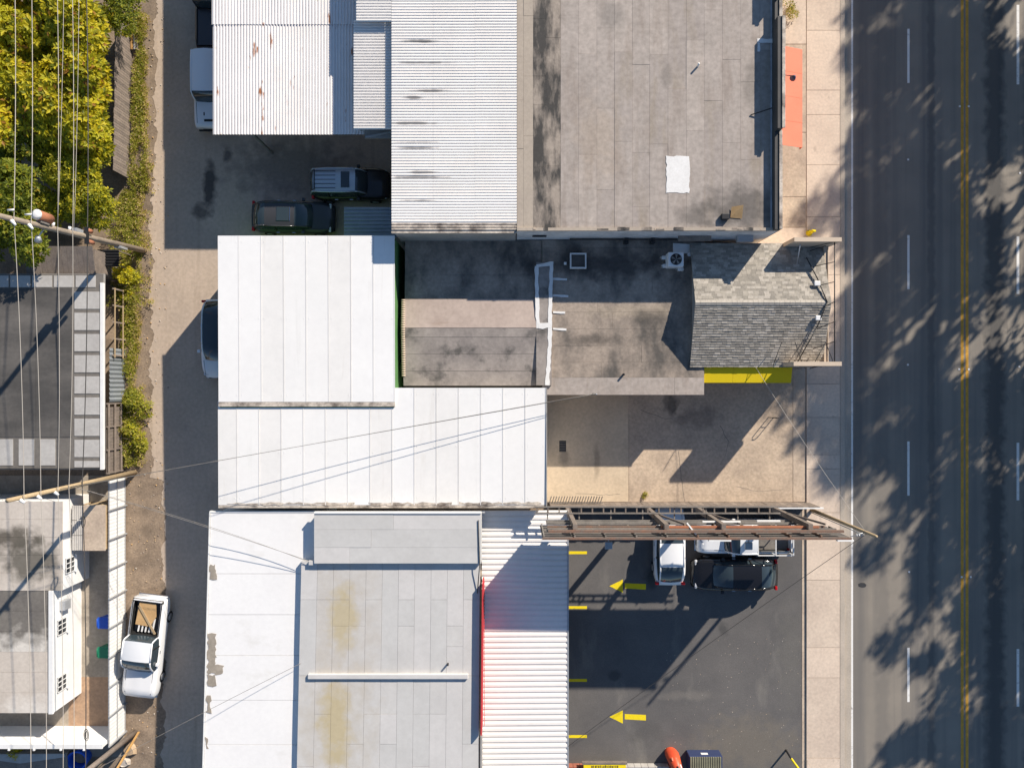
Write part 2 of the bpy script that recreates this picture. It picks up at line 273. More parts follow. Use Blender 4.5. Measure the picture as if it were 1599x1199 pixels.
for px, py in ((1418.5, 250), (1418, 570), (1420, 893), (1499, 167), (1513, 167), (1498, 577), (1513, 577), (1502, 901), (1516, 901), (1593, 271), (1592, 573)):
    x, y = P(px, py); mb = MB().prism([(x-.05, y-.05), (x+.05, y-.05), (x+.05, y+.05), (x-.05, y+.05)], .003, .022); mb.build('road_stud', M['porc'], road)
MB().prism([(x*.25 + P(1347, 914)[0], y*.16 + P(1347, 914)[1]) for x, y in ((1, 0), (.6, .8), (-.2, 1), (-1, .5), (-.9, -.5), (0, -.9), (.7, -.7))], .001, .004).build('asphalt_patch', M['black_coat'], road)
# gutter, kerb, sidewalk
xg0, xg1 = P(1318, 0)[0], P(1329, 0)[0]
sheet('gutter', xg0, xg1 + .02, -90, 90, .008, M['gutter'])
sheet('kerb', P(1311, 0)[0], xg0, -90, 90, .13, M['kerb'])
sheet('far_kerb', 33.604, 33.8, -90, 90, .13, M['kerb']); sheet('far_sidewalk', 33.804, 36.2, -90, 90, .12, M['walk2'])
walk = sheet('sidewalk', P(1258.5, 0)[0], P(1311, 0)[0] - .004, -90, 90, .10, M['gutter'])
xs0, xs1 = P(1258.5, 0)[0], P(1311, 0)[0] - .02
cuts = [-60, -120, -31, 50, 143, 181, 259, 340, 430, 520, 600, 652, 710, 732, 800, 905, 1010, 1057, 1182, 1290, 1400]
cuts = sorted(set(cuts + [-200, -350, 1550, 1700]))
for i in range(len(cuts) - 1):
    y1, y0 = P(0, cuts[i])[1], P(0, cuts[i+1])[1]; dz = random.uniform(-.004, .006)
    MB().box(xs0 + .012, xs1, y0 + .012, y1 - .012, .10, .125 + dz).build('slab', random.choice([M['walk'], M['walk'], M['walk2']]), walk)
# old forecourt strip between the shop fronts and the sidewalk
fore = sheet('forecourt', 13.9, xs0 - .004, 7.0, 60, .085, M['walk_old'])
for a, b_ in ((7.1, 9.2), (9.25, 11.0), (11.05, 14.8), (14.85, 20), (20.05, 30)):
    MB().box(14.0, xs0 - .02, a, b_, .086, .104 + random.uniform(0, .006)).build('slab', random.choice([M['walk_old'], M['walk2'], M['walk']]), fore)
# driveway
dx0, dx1 = 1.0, xs0 - .004
drive = sheet('driveway', dx0, dx1, -7.0, 1.2, .03, M['drive'])
sx = P(982, 0)[0]
MB().box(dx0 + .5, sx - .015, -6.95, -.5, .031, .050).build('slab', M['drive_new'], drive)
MB().box(sx + .015, P(1238, 0)[0], -6.95, .9, .031, .045).build('slab', M['drive'], drive)
MB().box(P(1238, 0)[0] + .015, dx1 - .01, -6.95, .9, .031, .06).build('slab', M['walk_old'], drive)
dr = MB(); x, y = P(879, 697); dr.box(x-.2, x+.2, y-.33, y+.33, .051, .054, 0)
for i in range(6): dr.box(x-.17, x+.17, y-.28+i*.1, y-.25+i*.1, .054, .066, 1)
dr.build('drain_grate', [M['blackm'], M['steel']], drive)
for pts in ([(1060, 705), (1063, 735), (1066, 770), (1069, 786)], [(1125, 665), (1138, 690), (1133, 712), (1122, 728)], [(1000, 640), (1040, 655), (1075, 650)], [(1150, 760), (1185, 768), (1230, 764)], [(900, 770), (940, 773), (975, 771)]):
    b = MB()
    q = [P(a + random.uniform(-1, 1), c) for a, c in pts]; fine_ = []
    for (xa, ya0), (xb, yb0) in zip(q[:-1], q[1:]):
        for i in range(6): fine_.append((xa + (xb-xa)*i/6 + random.uniform(-.03, .03), ya0 + (yb0-ya0)*i/6 + random.uniform(-.03, .03)))
    n = len(fine_); b.add([(x - .012, y - .01, .0515 if x < sx else .0465) for x, y in fine_] + [(x + .012, y + .01, .0515 if x < sx else .0465) for x, y in fine_], [(i, n+i, n+i+1, i+1) for i in range(n-1)]); b.build('crack', M['tan_dark'], drive)
# parking lot with yellow paint
lot = sheet('parking_lot', 2.6, dx1, -40, -7.004, .02, M['lot'])
MB().box(dx1 - .22, dx1, -40, -7.1, .021, .034).build('sandy_edge', M['walk_old'], lot)
for py in (863, 948.5, 1062, 1149.5):
    x0, y = P(888, py); x1, _ = P(917, py); MB().box(x0 - .6, x1, y - .085, y + .085, .021, .0245).build('bay_line', M['lot_y'], lot)
for py in (915, 1119):
    x0, y = P(952, py); xm = P(973, py)[0]; xa, xb = P(976, py)[0], P(1009, py)[0]
    MB().prism([(x0, y), (xm, y - .39), (xm, y + .39)], .021, .0245).build('arrow_head', M['lot_y'], lot)
    MB().prism([(xa, y - .14), (xb, y - .21), (xb, y + .12), (xa, y + .17)], .021, .0245).build('arrow_shaft', M['lot_y'], lot)

# ================= BUILDINGS
def corr(mb, x0, x1, y0, y1, z, along='y', pitch=.16, amp=.03, dz0=0, dz1=0, mi=0):
    """corrugated sheet; ribs run along 'y' or 'x'; dz0/dz1 lift the low/high end of the run"""
    prof = [(0, 0), (.22, 0), (.40, 1), (.82, 1)]
    a0, a1 = (x0, x1) if along == 'y' else (y0, y1); n = int(round((a1 - a0) / pitch)); pitch = (a1 - a0) / n
    pts = [(a0 + (i + t) * pitch, q * amp) for i in range(n) for t, q in prof] + [(a1, 0)]
    vs = []
    for a, q in pts:
        if along == 'y': vs += [(a, y0, z + q + dz0), (a, y1, z + q + dz1)]
        else: vs += [(x0, a, z + q + dz0), (x1, a, z + q + dz1)]
    fs = [(2*i, 2*i+2, 2*i+3, 2*i+1) if along == 'y' else (2*i, 2*i+1, 2*i+3, 2*i+2) for i in range(len(pts) - 1)]
    return mb.add(vs, fs, mi)
def px_rect(a, b, c, d, h): x0, y1 = P(a, b, h); x1, y0 = P(c, d, h); return x0, x1, y0, y1
# --- open carport with rusty corrugated roof (top left)
hC = 3.7
x0, x1, y0, y1 = px_rect(333, 0, 612, 211, hC); x0t = P(327, 0, hC)[0]
cp = thing('carport', 'open carport with rust-streaked white corrugated roof beside the alley', 'carport', (x0, y0, 0))
ys = P(0, 37, hC)[1]
nn = 6
for i in range(nn):
    xa, xb = x0 + (x1 - x0) * i / nn, x0 + (x1 - x0) * (i + 1) / nn + (.166 if i < nn - 1 else 0); jz = .006 * (i % 2)
    corr(MB(), xa, xb, y0 + random.uniform(-.04, .03), ys, hC + jz, 'y', .166, .035, 0, 0).build('roof_sheet', M['corr_rust'], cp)
corr(MB(), x0 - .05, x1, ys - .1, 30, hC + .03, 'y', .166, .035).build('roof_sheet', M['corr_rust'], cp)
for yy in (y0 + .15, 12.8 + 4, 21, 26):
    MB().box(x0 + .1, x1 - .1, yy, yy + .1, hC - .22, hC - .02).build('beam', M['steel'], cp)
    for xx in (x0 + 1.9, x1 - .3): MB().box(xx, xx + .12, yy, yy + .12, 0, hC - .23).build('post', M['steel'], cp)
# --- workshop with horizontally ribbed white roof
hW = 5.2
wx0, wx1, wy0, _ = px_rect(612, 0, 807.5, 352, hW); wy0 = 7.98
ws = thing('workshop_building', 'workshop with bright white corrugated roof stained by soot dashes', 'building', (wx0, wy0, 0))
for i in range(3):
    xa, xb = wx0 + (wx1 - wx0) * i / 3, wx0 + (wx1 - wx0) * (i + 1) / 3 + (.06 if i < 2 else 0); jy = random.uniform(-.02, .02)
    corr(MB(), xa, xb, wy0 + .35 + jy, 30 + jy, hW + .004 * i, 'x', .150, .03).build('roof_sheet', M['corr_stain'], ws)
corr(MB(), P(557, 0, hW)[0], wx0 - .004, P(0, 35, hW)[1], 30, hW, 'x', .150, .04).build('roof_sheet', M['corr_w'], ws)
corr(MB(), wx0, wx1, wy0 - .05, wy0 + .38, hW - .03, 'x', .150, .04).build('dirty_eave_sheet', M['grime'], ws)
MB().box(wx0 + .1, wx1 - .05, wy0 - .1, 30, 0, hW - .05).build('wall', M['wall_grey'], ws)
MB().box(wx0 - .02, wx1, wy0 - .16, wy0 - .06, hW - .18, hW - .04).build('eave_gutter', M['grime'], ws)
lt = thing('lean_to_roof', 'narrow lean-to with horizontally ribbed white roof beside the workshop', 'lean-to', (*P(553, 203, 4.9), 0))
a, b_, c_, d_ = px_rect(553, 50, 610, 203, 4.85)
corr(MB(), a, b_ + .2, c_, d_ + .6, 4.85, 'x', .150, .05).build('roof_sheet', M['corr_w'], lt)
MB().box(a + .1, b_ + .2, c_ + .3, d_, 3.85, 4.83).build('wall', M['wall_grey'], lt)
MB().box(a + .45, b_ + .2, c_ - .25, c_ + .2, 4.2, 4.26).build('shelf', M['wall_grey'], lt)
MB().bar((a + .5, c_ - .2, 4.3), (b_ + .1, c_ + .1, 4.3), .07, .07).build('brace', M['galv'], lt)
sh = thing('rear_lean_to', 'small grey corrugated lean-to in shade next to the black hatchback', 'lean-to', (*P(575, 350, 2.4), 0))
a, b_, c_, d_ = px_rect(538, 324, 625, 371, 2.4)
corr(MB(), a, b_, c_, d_, 2.4, 'x', .2, .05).build('roof_sheet', M['corr_grey'], sh)
for xx in (a + .1, b_ - .2):
    for yy in (c_ + .1, d_ - .2): MB().box(xx, xx + .08, yy, yy + .08, 0, 2.39).build('post', M['steel'], sh)
# --- flat-roofed shop (top right)
hF = 5.2; Yw = 7.95
fb = thing('flat_roof_shop', 'large shop with flat roof of brownish grey felt strips and front parapet', 'building', (wx1, Yw, 0))
fx0, fx1 = wx1 + .01, 13.82; fin = P(1203, 0, hF)[0]
MB().box(fx0, fx1, Yw, 40, 0, hF - .02).build('wall', M['wall_stain'], fb)
def strips(parent, edges, y0, y1, z, mats, cuts_fn, name='felt_strip', gap=.007, th=.012, horiz=False):
    for i in range(len(edges) - 1):
        ys_ = [y0] + sorted(cuts_fn(i)) + [y1]
        for j in range(len(ys_) - 1):
            dz = random.uniform(0, .016); t = random.uniform(-.004, .004)
            a, b2, c, d = edges[i] + gap*.5, edges[i+1] - gap*.5, ys_[j] + gap*.6, ys_[j+1] - gap*.6
            pts = [(a, c), (b2, c), (b2, d), (a, d)] if not horiz else [(c, a), (d, a), (d, b2), (c, b2)]
            zz = [z + th + dz + t * q for q in (0, 1, 1.5, .5)]
            m = mats(i, j) if callable(mats) else random.choice(mats)
            MB().prism(pts, z, zz).build(name, m, parent)
ed = [P(p, 0, hF)[0] for p in (876, 904, 932.5, 960, 988, 1015, 1043.5, 1072, 1100, 1128.5, 1157, 1187)] + [fin]
pc = {0: [25], 1: [85, 242], 2: [45, 170, 297], 3: [82, 222], 4: [102, 239, 324], 5: [86, 226], 6: [140], 7: [64, 205], 8: [17, 158], 9: [94, 224], 10: [129, 250], 11: [80]}
strips(fb, ed, Yw + .12, 30, hF, lambda i, j: random.choice([M['bit_a'], M['bit_a'], M['bit_b'], M['bit_c']]) if True else None, lambda i: [P(0, v, hF)[1] for v in pc[i]])
ed2 = [fx0, P(818, 0, hF)[0], P(833, 0, hF)[0]]
strips(fb, ed2, Yw + .12, 30, hF, [M['bit_light']], lambda i: [P(0, v, hF)[1] for v in ((25, 89, 157, 233) if i == 0 else (26, 120, 213))])
ed3 = [P(833, 0, hF)[0], P(853, 0, hF)[0], P(876, 0, hF)[0]]
strips(fb, ed3, Yw + .12, 30, hF, [M['bit_edge']], lambda i: [P(0, v, hF)[1] for v in ((30, 84, 120, 165, 262) if i == 0 else (60, 260))])
MB().box(fx0, fx1 - .02, Yw - .03, Yw + .12, hF - .05, hF + .10).build('edge_coping', M['bit_light'], fb)
for i in range(15):
    x = random.uniform(fx0 + .3, fx1 - .5); MB().box(x, x + random.uniform(.1, .6), Yw + random.uniform(-.03, .02), Yw + random.uniform(.06, .17), hF + .08, hF + .105 + i * .0015).build('coping_flake', random.choice([M['bit_dirty'], M['walk_old'], M['bit_edge']]), fb)
def ragged(x0, x1, y0, y1, z, m, parent, name, amp=.04, step=.15):
    pts = []
    for (xa, ya, xb, yb) in ((x0, y0, x1, y0), (x1, y0, x1, y1), (x1, y1, x0, y1), (x0, y1, x0, y0)):
        n = max(1, int(math.hypot(xb - xa, yb - ya) / step))
        pts += [(xa + (xb - xa) * i / n + random.uniform(-amp, amp), ya + (yb - ya) * i / n + random.uniform(-amp, amp)) for i in range(n)]
    return MB().prism(pts, z, z + .006).build(name, m, parent)
a, b_, c_, d_ = px_rect(1041, 245, 1077, 302, hF); ragged(a, b_, c_, d_, hF + .034, M['seal'], fb, 'white_patch', .035)
a, b_, c_, d_ = px_rect(1183, 62, 1207, 68, hF); ragged(a, b_, c_, d_, hF + .034, M['seal'], fb, 'white_patch', .02)
a, b_, c_, d_ = px_rect(1183, 68, 1187, 82, hF); ragged(a, b_, c_, d_, hF + .034, M['seal'], fb, 'white_patch', .02)
# parapet along the street: sections of different height
yy = [(Yw - .02, P(0, 205, 5.6)[1], .46), (P(0, 205, 5.6)[1], P(0, 32, 5.6)[1], .85), (P(0, 32, 5.6)[1], P(0, -5, 5.6)[1], .46), (P(0, -5, 5.6)[1], 30, .95)]
for y0_, y1_, p in yy:
    MB().box(fx1 - .34, fx1 - .06, y0_ + .002, y1_ - .002, hF - .01, hF + p - .06).build('parapet', M['black_coat'], fb)
    MB().box(fx1 - .13, fx1 + .03, y0_ + .003, y1_ - .003, hF + p - .058, hF + p).build('parapet_coping', M['grime'], fb)
MB().box(fx1 + .002, fx1 + .06, Yw, 30, 0, hF + .3).build('front_wall', M['wall_cream'], fb)
x, y = P(1148, 332, hF)
MB().add([(x - .25, y - .3, hF + .05), (x + .35, y - .35, hF + .05), (x + .35, y + .3, hF + .3), (x - .2, y + .25, hF + .1)], [(0, 1, 2, 3), (3, 2, 1, 0)]).build('loose_board', M['card'], fb)
tag(MB().box(x - .75, x - .35, y - .42, y - .12, hF + .03, hF + .25).build('roof_box', M['blackm'], bevel=.03), 'small black box beside a tan board on the felt roof corner', 'box')
MB().tube([(*P(1090, 105, hF), hF), (*P(1089.5, 104, hF), hF + .3)], .05).build('vent_pipe', M['seal'], fb)
MB().tube([P(1172, 181, hF) + (hF + .05,), P(1206, 170, hF + .3) + (hF + .35,)], .03).build('conduit', M['blackm'], fb)
# south wall details: ledge, conduit, hoods
for a, b_ in ((684, 708), (832, 854)): MB().box(P(a, 0, 4.2)[0], P(b_, 0, 4.2)[0], Yw - .06, Yw - .032, 3.8, 4.1).build('wall_vent', M['blackm'], fb)
MB().tube([(P(890, 0, 3.4)[0], Yw - .1, 3.45), (P(1058, 0, 3.4)[0], Yw - .1, 3.45)], .05).build('wall_pipe', M['blackm'], fb)
for a in (975, 1016): MB().box(P(a, 0, 3.2)[0], P(a + 6, 0, 3.2)[0], Yw - .3, Yw - .02, 2.97, 3.4).build('pipe_drop', M['blackm'], fb)
MB().box(P(1060, 0, 4)[0], P(1112, 0, 4)[0], Yw - .28, Yw - .02, 3.85, 3.93).build('wall_shelf', M['wood_grey'], fb)
MB().box(P(1152, 0, 4)[0], P(1176, 0, 4)[0], Yw - .35, Yw - .02, 3.75, 4.1).build('meter_box', M['galv'], fb)
# salmon awning and its lamp
aw = thing('shop_awning', 'long salmon red canvas awning over the sidewalk forecourt', 'awning', (fx1, 14, 0))
ya, yb = P(0, 229, 2.8)[1], P(0, 75, 2.8)[1]; xo = P(1253, 0, 2.6)[0]; n = 4
for i in range(n):
    y0_, y1_ = ya + (yb - ya) * i / n, ya + (yb - ya) * (i + 1) / n
    MB().prism([(fx1 + .07, y0_), (xo, y0_), (xo, y1_ - .01), (fx1 + .07, y1_ - .01)], [3.35, 2.55, 2.55, 3.35], [3.38, 2.58, 2.58, 3.38]).build('canvas_panel', M['salmon'], aw)
MB().box(xo - .01, xo + .02, ya, yb, 2.25, 2.57).build('valance', M['salmon'], aw)
gl = thing('gooseneck_lamp', 'dark gooseneck lamp arching over the salmon awning', 'lamp', (fx1, P(0, 120, 4.5)[1], 0))
gy = P(0, 130, 4.5)[1]
MB().tube([(fx1 + .06, gy, 4.3), (fx1 + .2, gy + .2, 4.7), (fx1 + .45, gy + .3, 4.75), (P(1240, 0, 4.5)[0], gy + .3, 4.6)], .025).build('arm', M['blackm'], gl)
MB().tube([(P(1240, 0, 4.5)[0], gy + .3, 4.62), (P(1240, 0, 4.5)[0], gy + .3, 4.35)], .06, 12, r2=.17).build('lamp_shade', M['navy'], gl)
# --- L-shaped building with white standing seam roof
hU, hL = 4.15, 3.98
ub = thing('white_roof_building', 'L-shaped building with plain white standing seam metal roof', 'building', (-15.6, -6.5, 0))
ux0, ux1, uy0, uy1 = px_rect(341, 369, 617, 628, hU)
lx0, lx1, ly0, ly1 = px_rect(341, 606, 853, 789, hL)
def panel(x0, x1, y0, y1, z, m, parent, lip=.016, dz=(0, 0), name='roof_panel'):
    b = MB(); g = .004
    b.prism([(x0 + g, y0), (x1 - g, y0), (x1 - g, y1), (x0 + g, y1)], [z - .04 + dz[0]]*2 + [z - .04 + dz[1]]*2, [z + dz[0]]*2 + [z + dz[1]]*2)
    b.prism([(x1 - g - .03, y0), (x1 - g, y0), (x1 - g, y1), (x1 - g - .03, y1)], [z + dz[0]]*2 + [z + dz[1]]*2, [z + lip + dz[0]]*2 + [z + lip + dz[1]]*2)
    for yy_ in (y0 + .35, (y0 + y1) / 2, y1 - .35):
        zz = z + dz[0] + (dz[1] - dz[0]) * (yy_ - y0) / (y1 - y0)
        for xx in (x0 + .12, x1 - .16): b.box(xx, xx + .04, yy_, yy_ + .04, zz, zz + .012)
    return b.build(name, m, parent)
seams = [341] + [374 + 35 * i for i in range(7)] + [617]
for i in range(8): panel(P(seams[i], 0, hU)[0], P(seams[i+1], 0, hU)[0], uy0, uy1, hU + random.uniform(-.004, .004), random.choice([M['white_roof'], M['white_roof_b'], M['white_roof_c']]), ub, dz=(-.05, .05))
seams = [341] + [371 + 34.6 * i for i in range(14)] + [853]
for i in range(15):
    xa, xb = P(seams[i], 0, hL)[0], P(seams[i+1], 0, hL)[0]
    top = ly1 if xa > ux1 - .3 else uy0 + .05
    panel(xa, xb, ly0, top, hL + random.uniform(-.004, .004), random.choice([M['white_roof'], M['white_roof_b'], M['white_roof_c']]), ub, dz=(-.02, .03))
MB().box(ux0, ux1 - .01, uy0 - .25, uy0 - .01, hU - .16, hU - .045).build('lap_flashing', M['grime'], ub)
MB().box(lx0, lx1, ly0 - .16, ly0 - .005, hL - .1, hL - .03).build('dirty_gutter', M['grime'], ub)
a0 = P(612, 0, hL)[0]
for xa, xb in ((lx0 + .5, a0 - 2), (a0 - 1.2, a0 + 3.2), (a0 + 3.6, lx1 - .2)):
    ragged(xa, xb, ly0 + .01, ly0 + random.uniform(.1, .2), hL - .012, M['grime'], ub, 'grime_patch', .05, .25)
MB().box(lx1, lx1 + .06, ly0 - .16, ly1, hL - .25, hL + .06).build('edge_trim', M['wall_grey'], ub)
MB().box(lx0 + .05, lx1 - .05, ly0 - .1, ly1 - .3, 0, hL - .06).build('wall', M['wall_w'], ub)
MB().box(ux0 + .05, ux1 - .05, uy0 - .3, uy1 - .1, 0, hU - .12).build('wall', M['wall_green'], ub)
# --- low felt-roofed building in the middle
hM = 2.95
mbd = thing('low_felt_building', 'low building with dark weathered felt roof and white sealant lines', 'building', (-5.9, .5, 0))
mx0, mx1 = P(630, 0, hM)[0], P(1100, 0, hM)[0]; my0 = P(0, 617, hM)[1]; mxs = P(850, 0, hM)[0]
MB().box(mxs, mx1 - .05, my0 + .06, Yw - .05, 0, hM - .02).build('wall', M['wall_cream'], mbd)
MB().box(mx0 + .25, mxs, my0 + .6, Yw - .05, 0, hM - .25).build('wall', M['wall_green'], mbd)
ry = P(0, 512, hM + .4)[1]; y_a = P(0, 603, hM)[1]; y_t = Yw - .05
def slope(xa, xb, ya_, yb_, za, zb, m, name, th=.02): return MB().prism([(xa, ya_), (xb, ya_), (xb, yb_), (xa, yb_)], [za - .02, za - .02, zb - .02, zb - .02], [za + th - .02, za + th - .02, zb + th - .02, zb + th - .02]).build(name, m, mbd)
zr = hM + .16
cy = [P(0, v, hM + .2)[1] for v in (603, 580, 553, 527)] + [ry]
zz = [hM - .1 + (zr - hM + .1) * (v - cy[0]) / (ry - cy[0]) for v in cy]
for i in range(4): slope(mx0 + random.uniform(0, .1), mxs - .12, cy[i] + .012, cy[i+1], zz[i] + (.012 if i % 2 else 0), zz[i+1], M['grey_felt'], 'felt_strip')
cy = [ry, P(0, 467, hM + .2)[1], P(0, 430, hM + .1)[1], y_t]; zz = [zr + .015, zr - .09, zr - .16, zr - .22]
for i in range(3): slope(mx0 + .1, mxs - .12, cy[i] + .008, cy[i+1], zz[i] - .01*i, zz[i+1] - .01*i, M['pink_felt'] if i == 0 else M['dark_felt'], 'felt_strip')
corr_edge = MB()
for i in range(34):
    y = cy[0] - 2.9 + i * .125 + .3; corr_edge.tube([(mx0 - .08, y, hM + .18 - abs(y - ry) * .1), (mx0 + .12, y, hM + .20 - abs(y - ry) * .1)], .055, 6)
corr_edge.build('corrugated_eave', M['wall_cream'], mbd)
cy = [my0] + [P(0, v, hM)[1] for v in (590, 566, 540, 514, 488, 462, 437, 410, 388)] + [Yw - .03]
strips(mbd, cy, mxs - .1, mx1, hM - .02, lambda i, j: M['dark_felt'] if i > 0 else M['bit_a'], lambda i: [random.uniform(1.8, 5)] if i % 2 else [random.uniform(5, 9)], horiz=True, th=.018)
zs = hM + .17
def stroke(pts, wd, z, name='sealant_line'):
    b = MB(); pts = [P(a, c, z) for a, c in pts]
    fine = []
    for (xa, ya_), (xb, yb_) in zip(pts[:-1], pts[1:]):
        n = max(2, int(math.hypot(xb - xa, yb_ - ya_) / .2)); fine += [(xa + (xb - xa) * i / n, ya_ + (yb_ - ya_) * i / n) for i in range(n)]
    fine.append(pts[-1]); L_, R_ = [], []
    for i, p in enumerate(fine):
        q0, q1 = fine[max(0, i-1)], fine[min(len(fine)-1, i+1)]; dx, dy = q1[0]-q0[0], q1[1]-q0[1]; l = math.hypot(dx, dy) or 1
        w1, w2 = wd*.5*random.uniform(.75, 1.3), wd*.5*random.uniform(.75, 1.3)
        L_.append((p[0] - dy/l*w1, p[1] + dx/l*w1)); R_.append((p[0] + dy/l*w2, p[1] - dx/l*w2))
    n = len(fine); vs = [(*p, z + .006) for p in R_] + [(*p, z + .006) for p in L_] + [(*p, z - .02) for p in R_] + [(*p, z - .02) for p in L_]
    fs = [(i, i+1, n+i+1, n+i) for i in range(n-1)] + [(2*n+i, 2*n+i+1, i+1, i) for i in range(n-1)] + [(n+i, n+i+1, 3*n+i+1, 3*n+i) for i in range(n-1)]
    return b.add(vs, fs).build(name, M['seal'], mbd)
# raised joint between both roofs
MB().box(P(838, 0, zs)[0], P(862, 0, zs)[0], P(0, 602, zs)[1], P(0, 410, zs)[1], hM - .05, zs - .012).build('joint_kerb', M['grey_felt'], mbd)
stroke([(838, 416), (839, 470), (841, 513)], .2, zs); stroke([(862, 409), (860, 470), (859, 540), (855, 602)], .2, zs + .002); stroke([(838, 416), (862, 412)], .2, zs + .004); stroke([(841, 510), (861, 508)], .3, zs + .006)
for py in (436, 462, 488, 514): stroke([(864, py), (888 - (py % 7), py + 1)], .11, hM + .035)
# skylight kerb, AC unit, pipes
sk = thing('roof_hatch', 'small square white framed hatch on the dark felt roof', 'roof hatch', (*P(903, 408, 3), hM))
a, b_, c_, d_ = px_rect(890.5, 396, 916, 420, 3.1)
for q in ((a, b_, c_, c_ + .07), (a, b_, d_ - .07, d_), (a, a + .07, c_ + .07, d_ - .07), (b_ - .07, b_, c_ + .07, d_ - .07)): MB().box(*q, hM + .02, hM + .24).build('frame_bar', M['seal'], sk)
MB().box(a + .07, b_ - .07, c_ + .07, d_ - .07, hM + .02, hM + .1).build('hatch_lid', M['black_roof'], sk)
tag(MB().box(*px_rect(881, 410, 885, 414, 3.0), hM + .02, hM + .1).build('roof_block', M['seal']), 'tiny white block left of the square roof hatch', 'block')
ac = thing('air_conditioner', 'white square rooftop air conditioner with round black fan', 'air conditioner', (*P(1056, 406, 3.7), hM))
a, b_, c_, d_ = px_rect(1044, 394, 1068.5, 417, 3.75)
MB().box(a, b_, c_, d_, hM + .05, 3.75).build('case', M['porc'], ac, bevel=.06)
cx, cyy = (a + b_) / 2, (c_ + d_) / 2
MB().tube([(cx, cyy, 3.751), (cx, cyy, 3.775)], .31, 24).build('fan_grille', M['blackm'], ac)
b = MB()
for k in range(5):
    t = k * 1.256; b.add([(cx, cyy, 3.78), (cx + .28 * math.cos(t), cyy + .28 * math.sin(t), 3.778), (cx + .28 * math.cos(t + .5), cyy + .28 * math.sin(t + .5), 3.79)], [(0, 1, 2)])
b.build('fan_blade', M['steel'], ac)
for i, (px, py) in enumerate(((1038, 403), (1039, 416), (1063, 421), (1078, 398))):
    x, y = P(px, py, 3.1); b = MB()
    b.tube([(x - .12, y, hM + .0), (x - .1, y, hM + .14), (x + .1, y + .02, hM + .16), (x + .14, y, hM + .02)], .11, 8); o = b.build('sandbag', M['seal'])
    tag(o, ['white bag above and left of the rooftop air conditioner', 'white bag lower left of the rooftop air conditioner', 'white bag under the lower right corner of the air conditioner', 'white bag right of the rooftop air conditioner'][i], 'bag', 'bags around the air conditioner')
MB().prism([P(1052, 380, hM + .1), P(1082, 382, hM + .1), P(1082, 396, hM + .1), P(1052, 396, hM + .1)][::-1], hM, hM + .05).build('white_patch', M['seal'], mbd)
x, y = P(974, 585, hM); MB().tube([(x, y, hM), (x, y, hM + .25)], .06).build('vent_pipe', M['blackm'], mbd)
# --- shingle gable shop front with facade frame
gb = thing('shingle_shop', 'small shop with grey shingle gable roof and cream sign frame on the street', 'building', (9.6, 1, 0))
gx0, gx1 = P(1081, 0, 3.5)[0], 17.0; gy0, gy1 = P(0, 572, 3.2)[1], P(0, 380, 3.2)[1]; gr = P(0, 473, 4.2)[1]; zE, zR = 3.05, 4.2
MB().prism([(gx0 + .15, gy0 + .15), (gx1, gy0 + .15), (gx1, gy1 - .05), (gx0 + .15, gy1 - .05)], 0, zE - .02).build('wall', M['wall_cream'], gb)
for xx in (gx0 + .15, gx1 - .15): MB().add([(xx, gy0 + .15, zE - .03), (xx, gy1 - .1, zE - .03), (xx, gr, zR - .06), (xx + .1, gy0 + .15, zE - .03), (xx + .1, gy1 - .1, zE - .03), (xx + .1, gr, zR - .06)], [(0, 2, 1), (3, 4, 5), (0, 3, 5, 2), (1, 2, 5, 4)]).build('gable_end', M['wall_grey'], gb)
def shingles(side):
    b = MB(); ye = gy0 - .05 if side < 0 else gy1
    ln = math.hypot(gr - ye, zR - zE); nr = int(ln / .145); t0 = Vector((0, (gr - ye) / ln, (zR - zE) / ln)); nrm = Vector((0, side * (zR - zE) / ln, abs(gr - ye) / ln))
    for r_ in range(nr + 1):
        x = gx0 - random.uniform(0, .25)
        while x < gx1 - .02:
            wd = random.uniform(.22, .34); xa, xb = max(x, gx0), min(x + wd - .008, gx1); x += wd
            if xb - xa < .03: continue
            s0 = r_ * .145 + random.uniform(-.012, .012); s1 = min(s0 + .2, ln)
            if s0 >= ln - .02: continue
            l0 = .03 + random.uniform(0, .012); p0 = Vector((0, ye, zE)) + t0 * s0; p1 = Vector((0, ye, zE)) + t0 * s1
            q = [p0 + nrm * .0, p0 + nrm * l0, p1 + nrm * .008]
            vs = [(xa, q[0].y, q[0].z), (xb, q[0].y, q[0].z), (xa, q[1].y, q[1].z), (xb, q[1].y, q[1].z), (xa, q[2].y, q[2].z), (xb, q[2].y, q[2].z)]
            b.add(vs, [(0, 1, 3, 2), (2, 3, 5, 4)] if side < 0 else [(1, 0, 2, 3), (3, 2, 4, 5)], random.choice([0, 0, 1, 1, 2]))
    b.build('roof_shingles', [M['shingle_a'], M['shingle_b'], M['shingle_c']], gb, kind='stuff')
shingles(-1); shingles(1)
for side, ye in ((-1, gy0 - .05), (1, gy1)):
    MB().prism([(gx0, ye), (gx1, ye), (gx1, gr), (gx0, gr)] if side < 0 else [(gx0, gr), (gx1, gr), (gx1, ye), (gx0, ye)], [zE - .06]*2 + [zR - .06]*2 if side < 0 else [zR - .06]*2 + [zE - .06]*2, [zE - .002]*2 + [zR - .002]*2 if side < 0 else [zR - .002]*2 + [zE - .002]*2).build('roof_deck', M['shingle_b'], gb)
b = MB()
n = int((gx1 - gx0) / .28)
for i in range(n):
    x = gx0 + i * .28; b.add([(x, gr - .14, zR + .0), (x + .27, gr - .14, zR + .0), (x, gr, zR + .05 + (i % 2) * .006), (x + .27, gr, zR + .05 + (i % 2) * .006), (x, gr + .14, zR + .0), (x + .27, gr + .14, zR)], [(0, 1, 3, 2), (2, 3, 5, 4)])
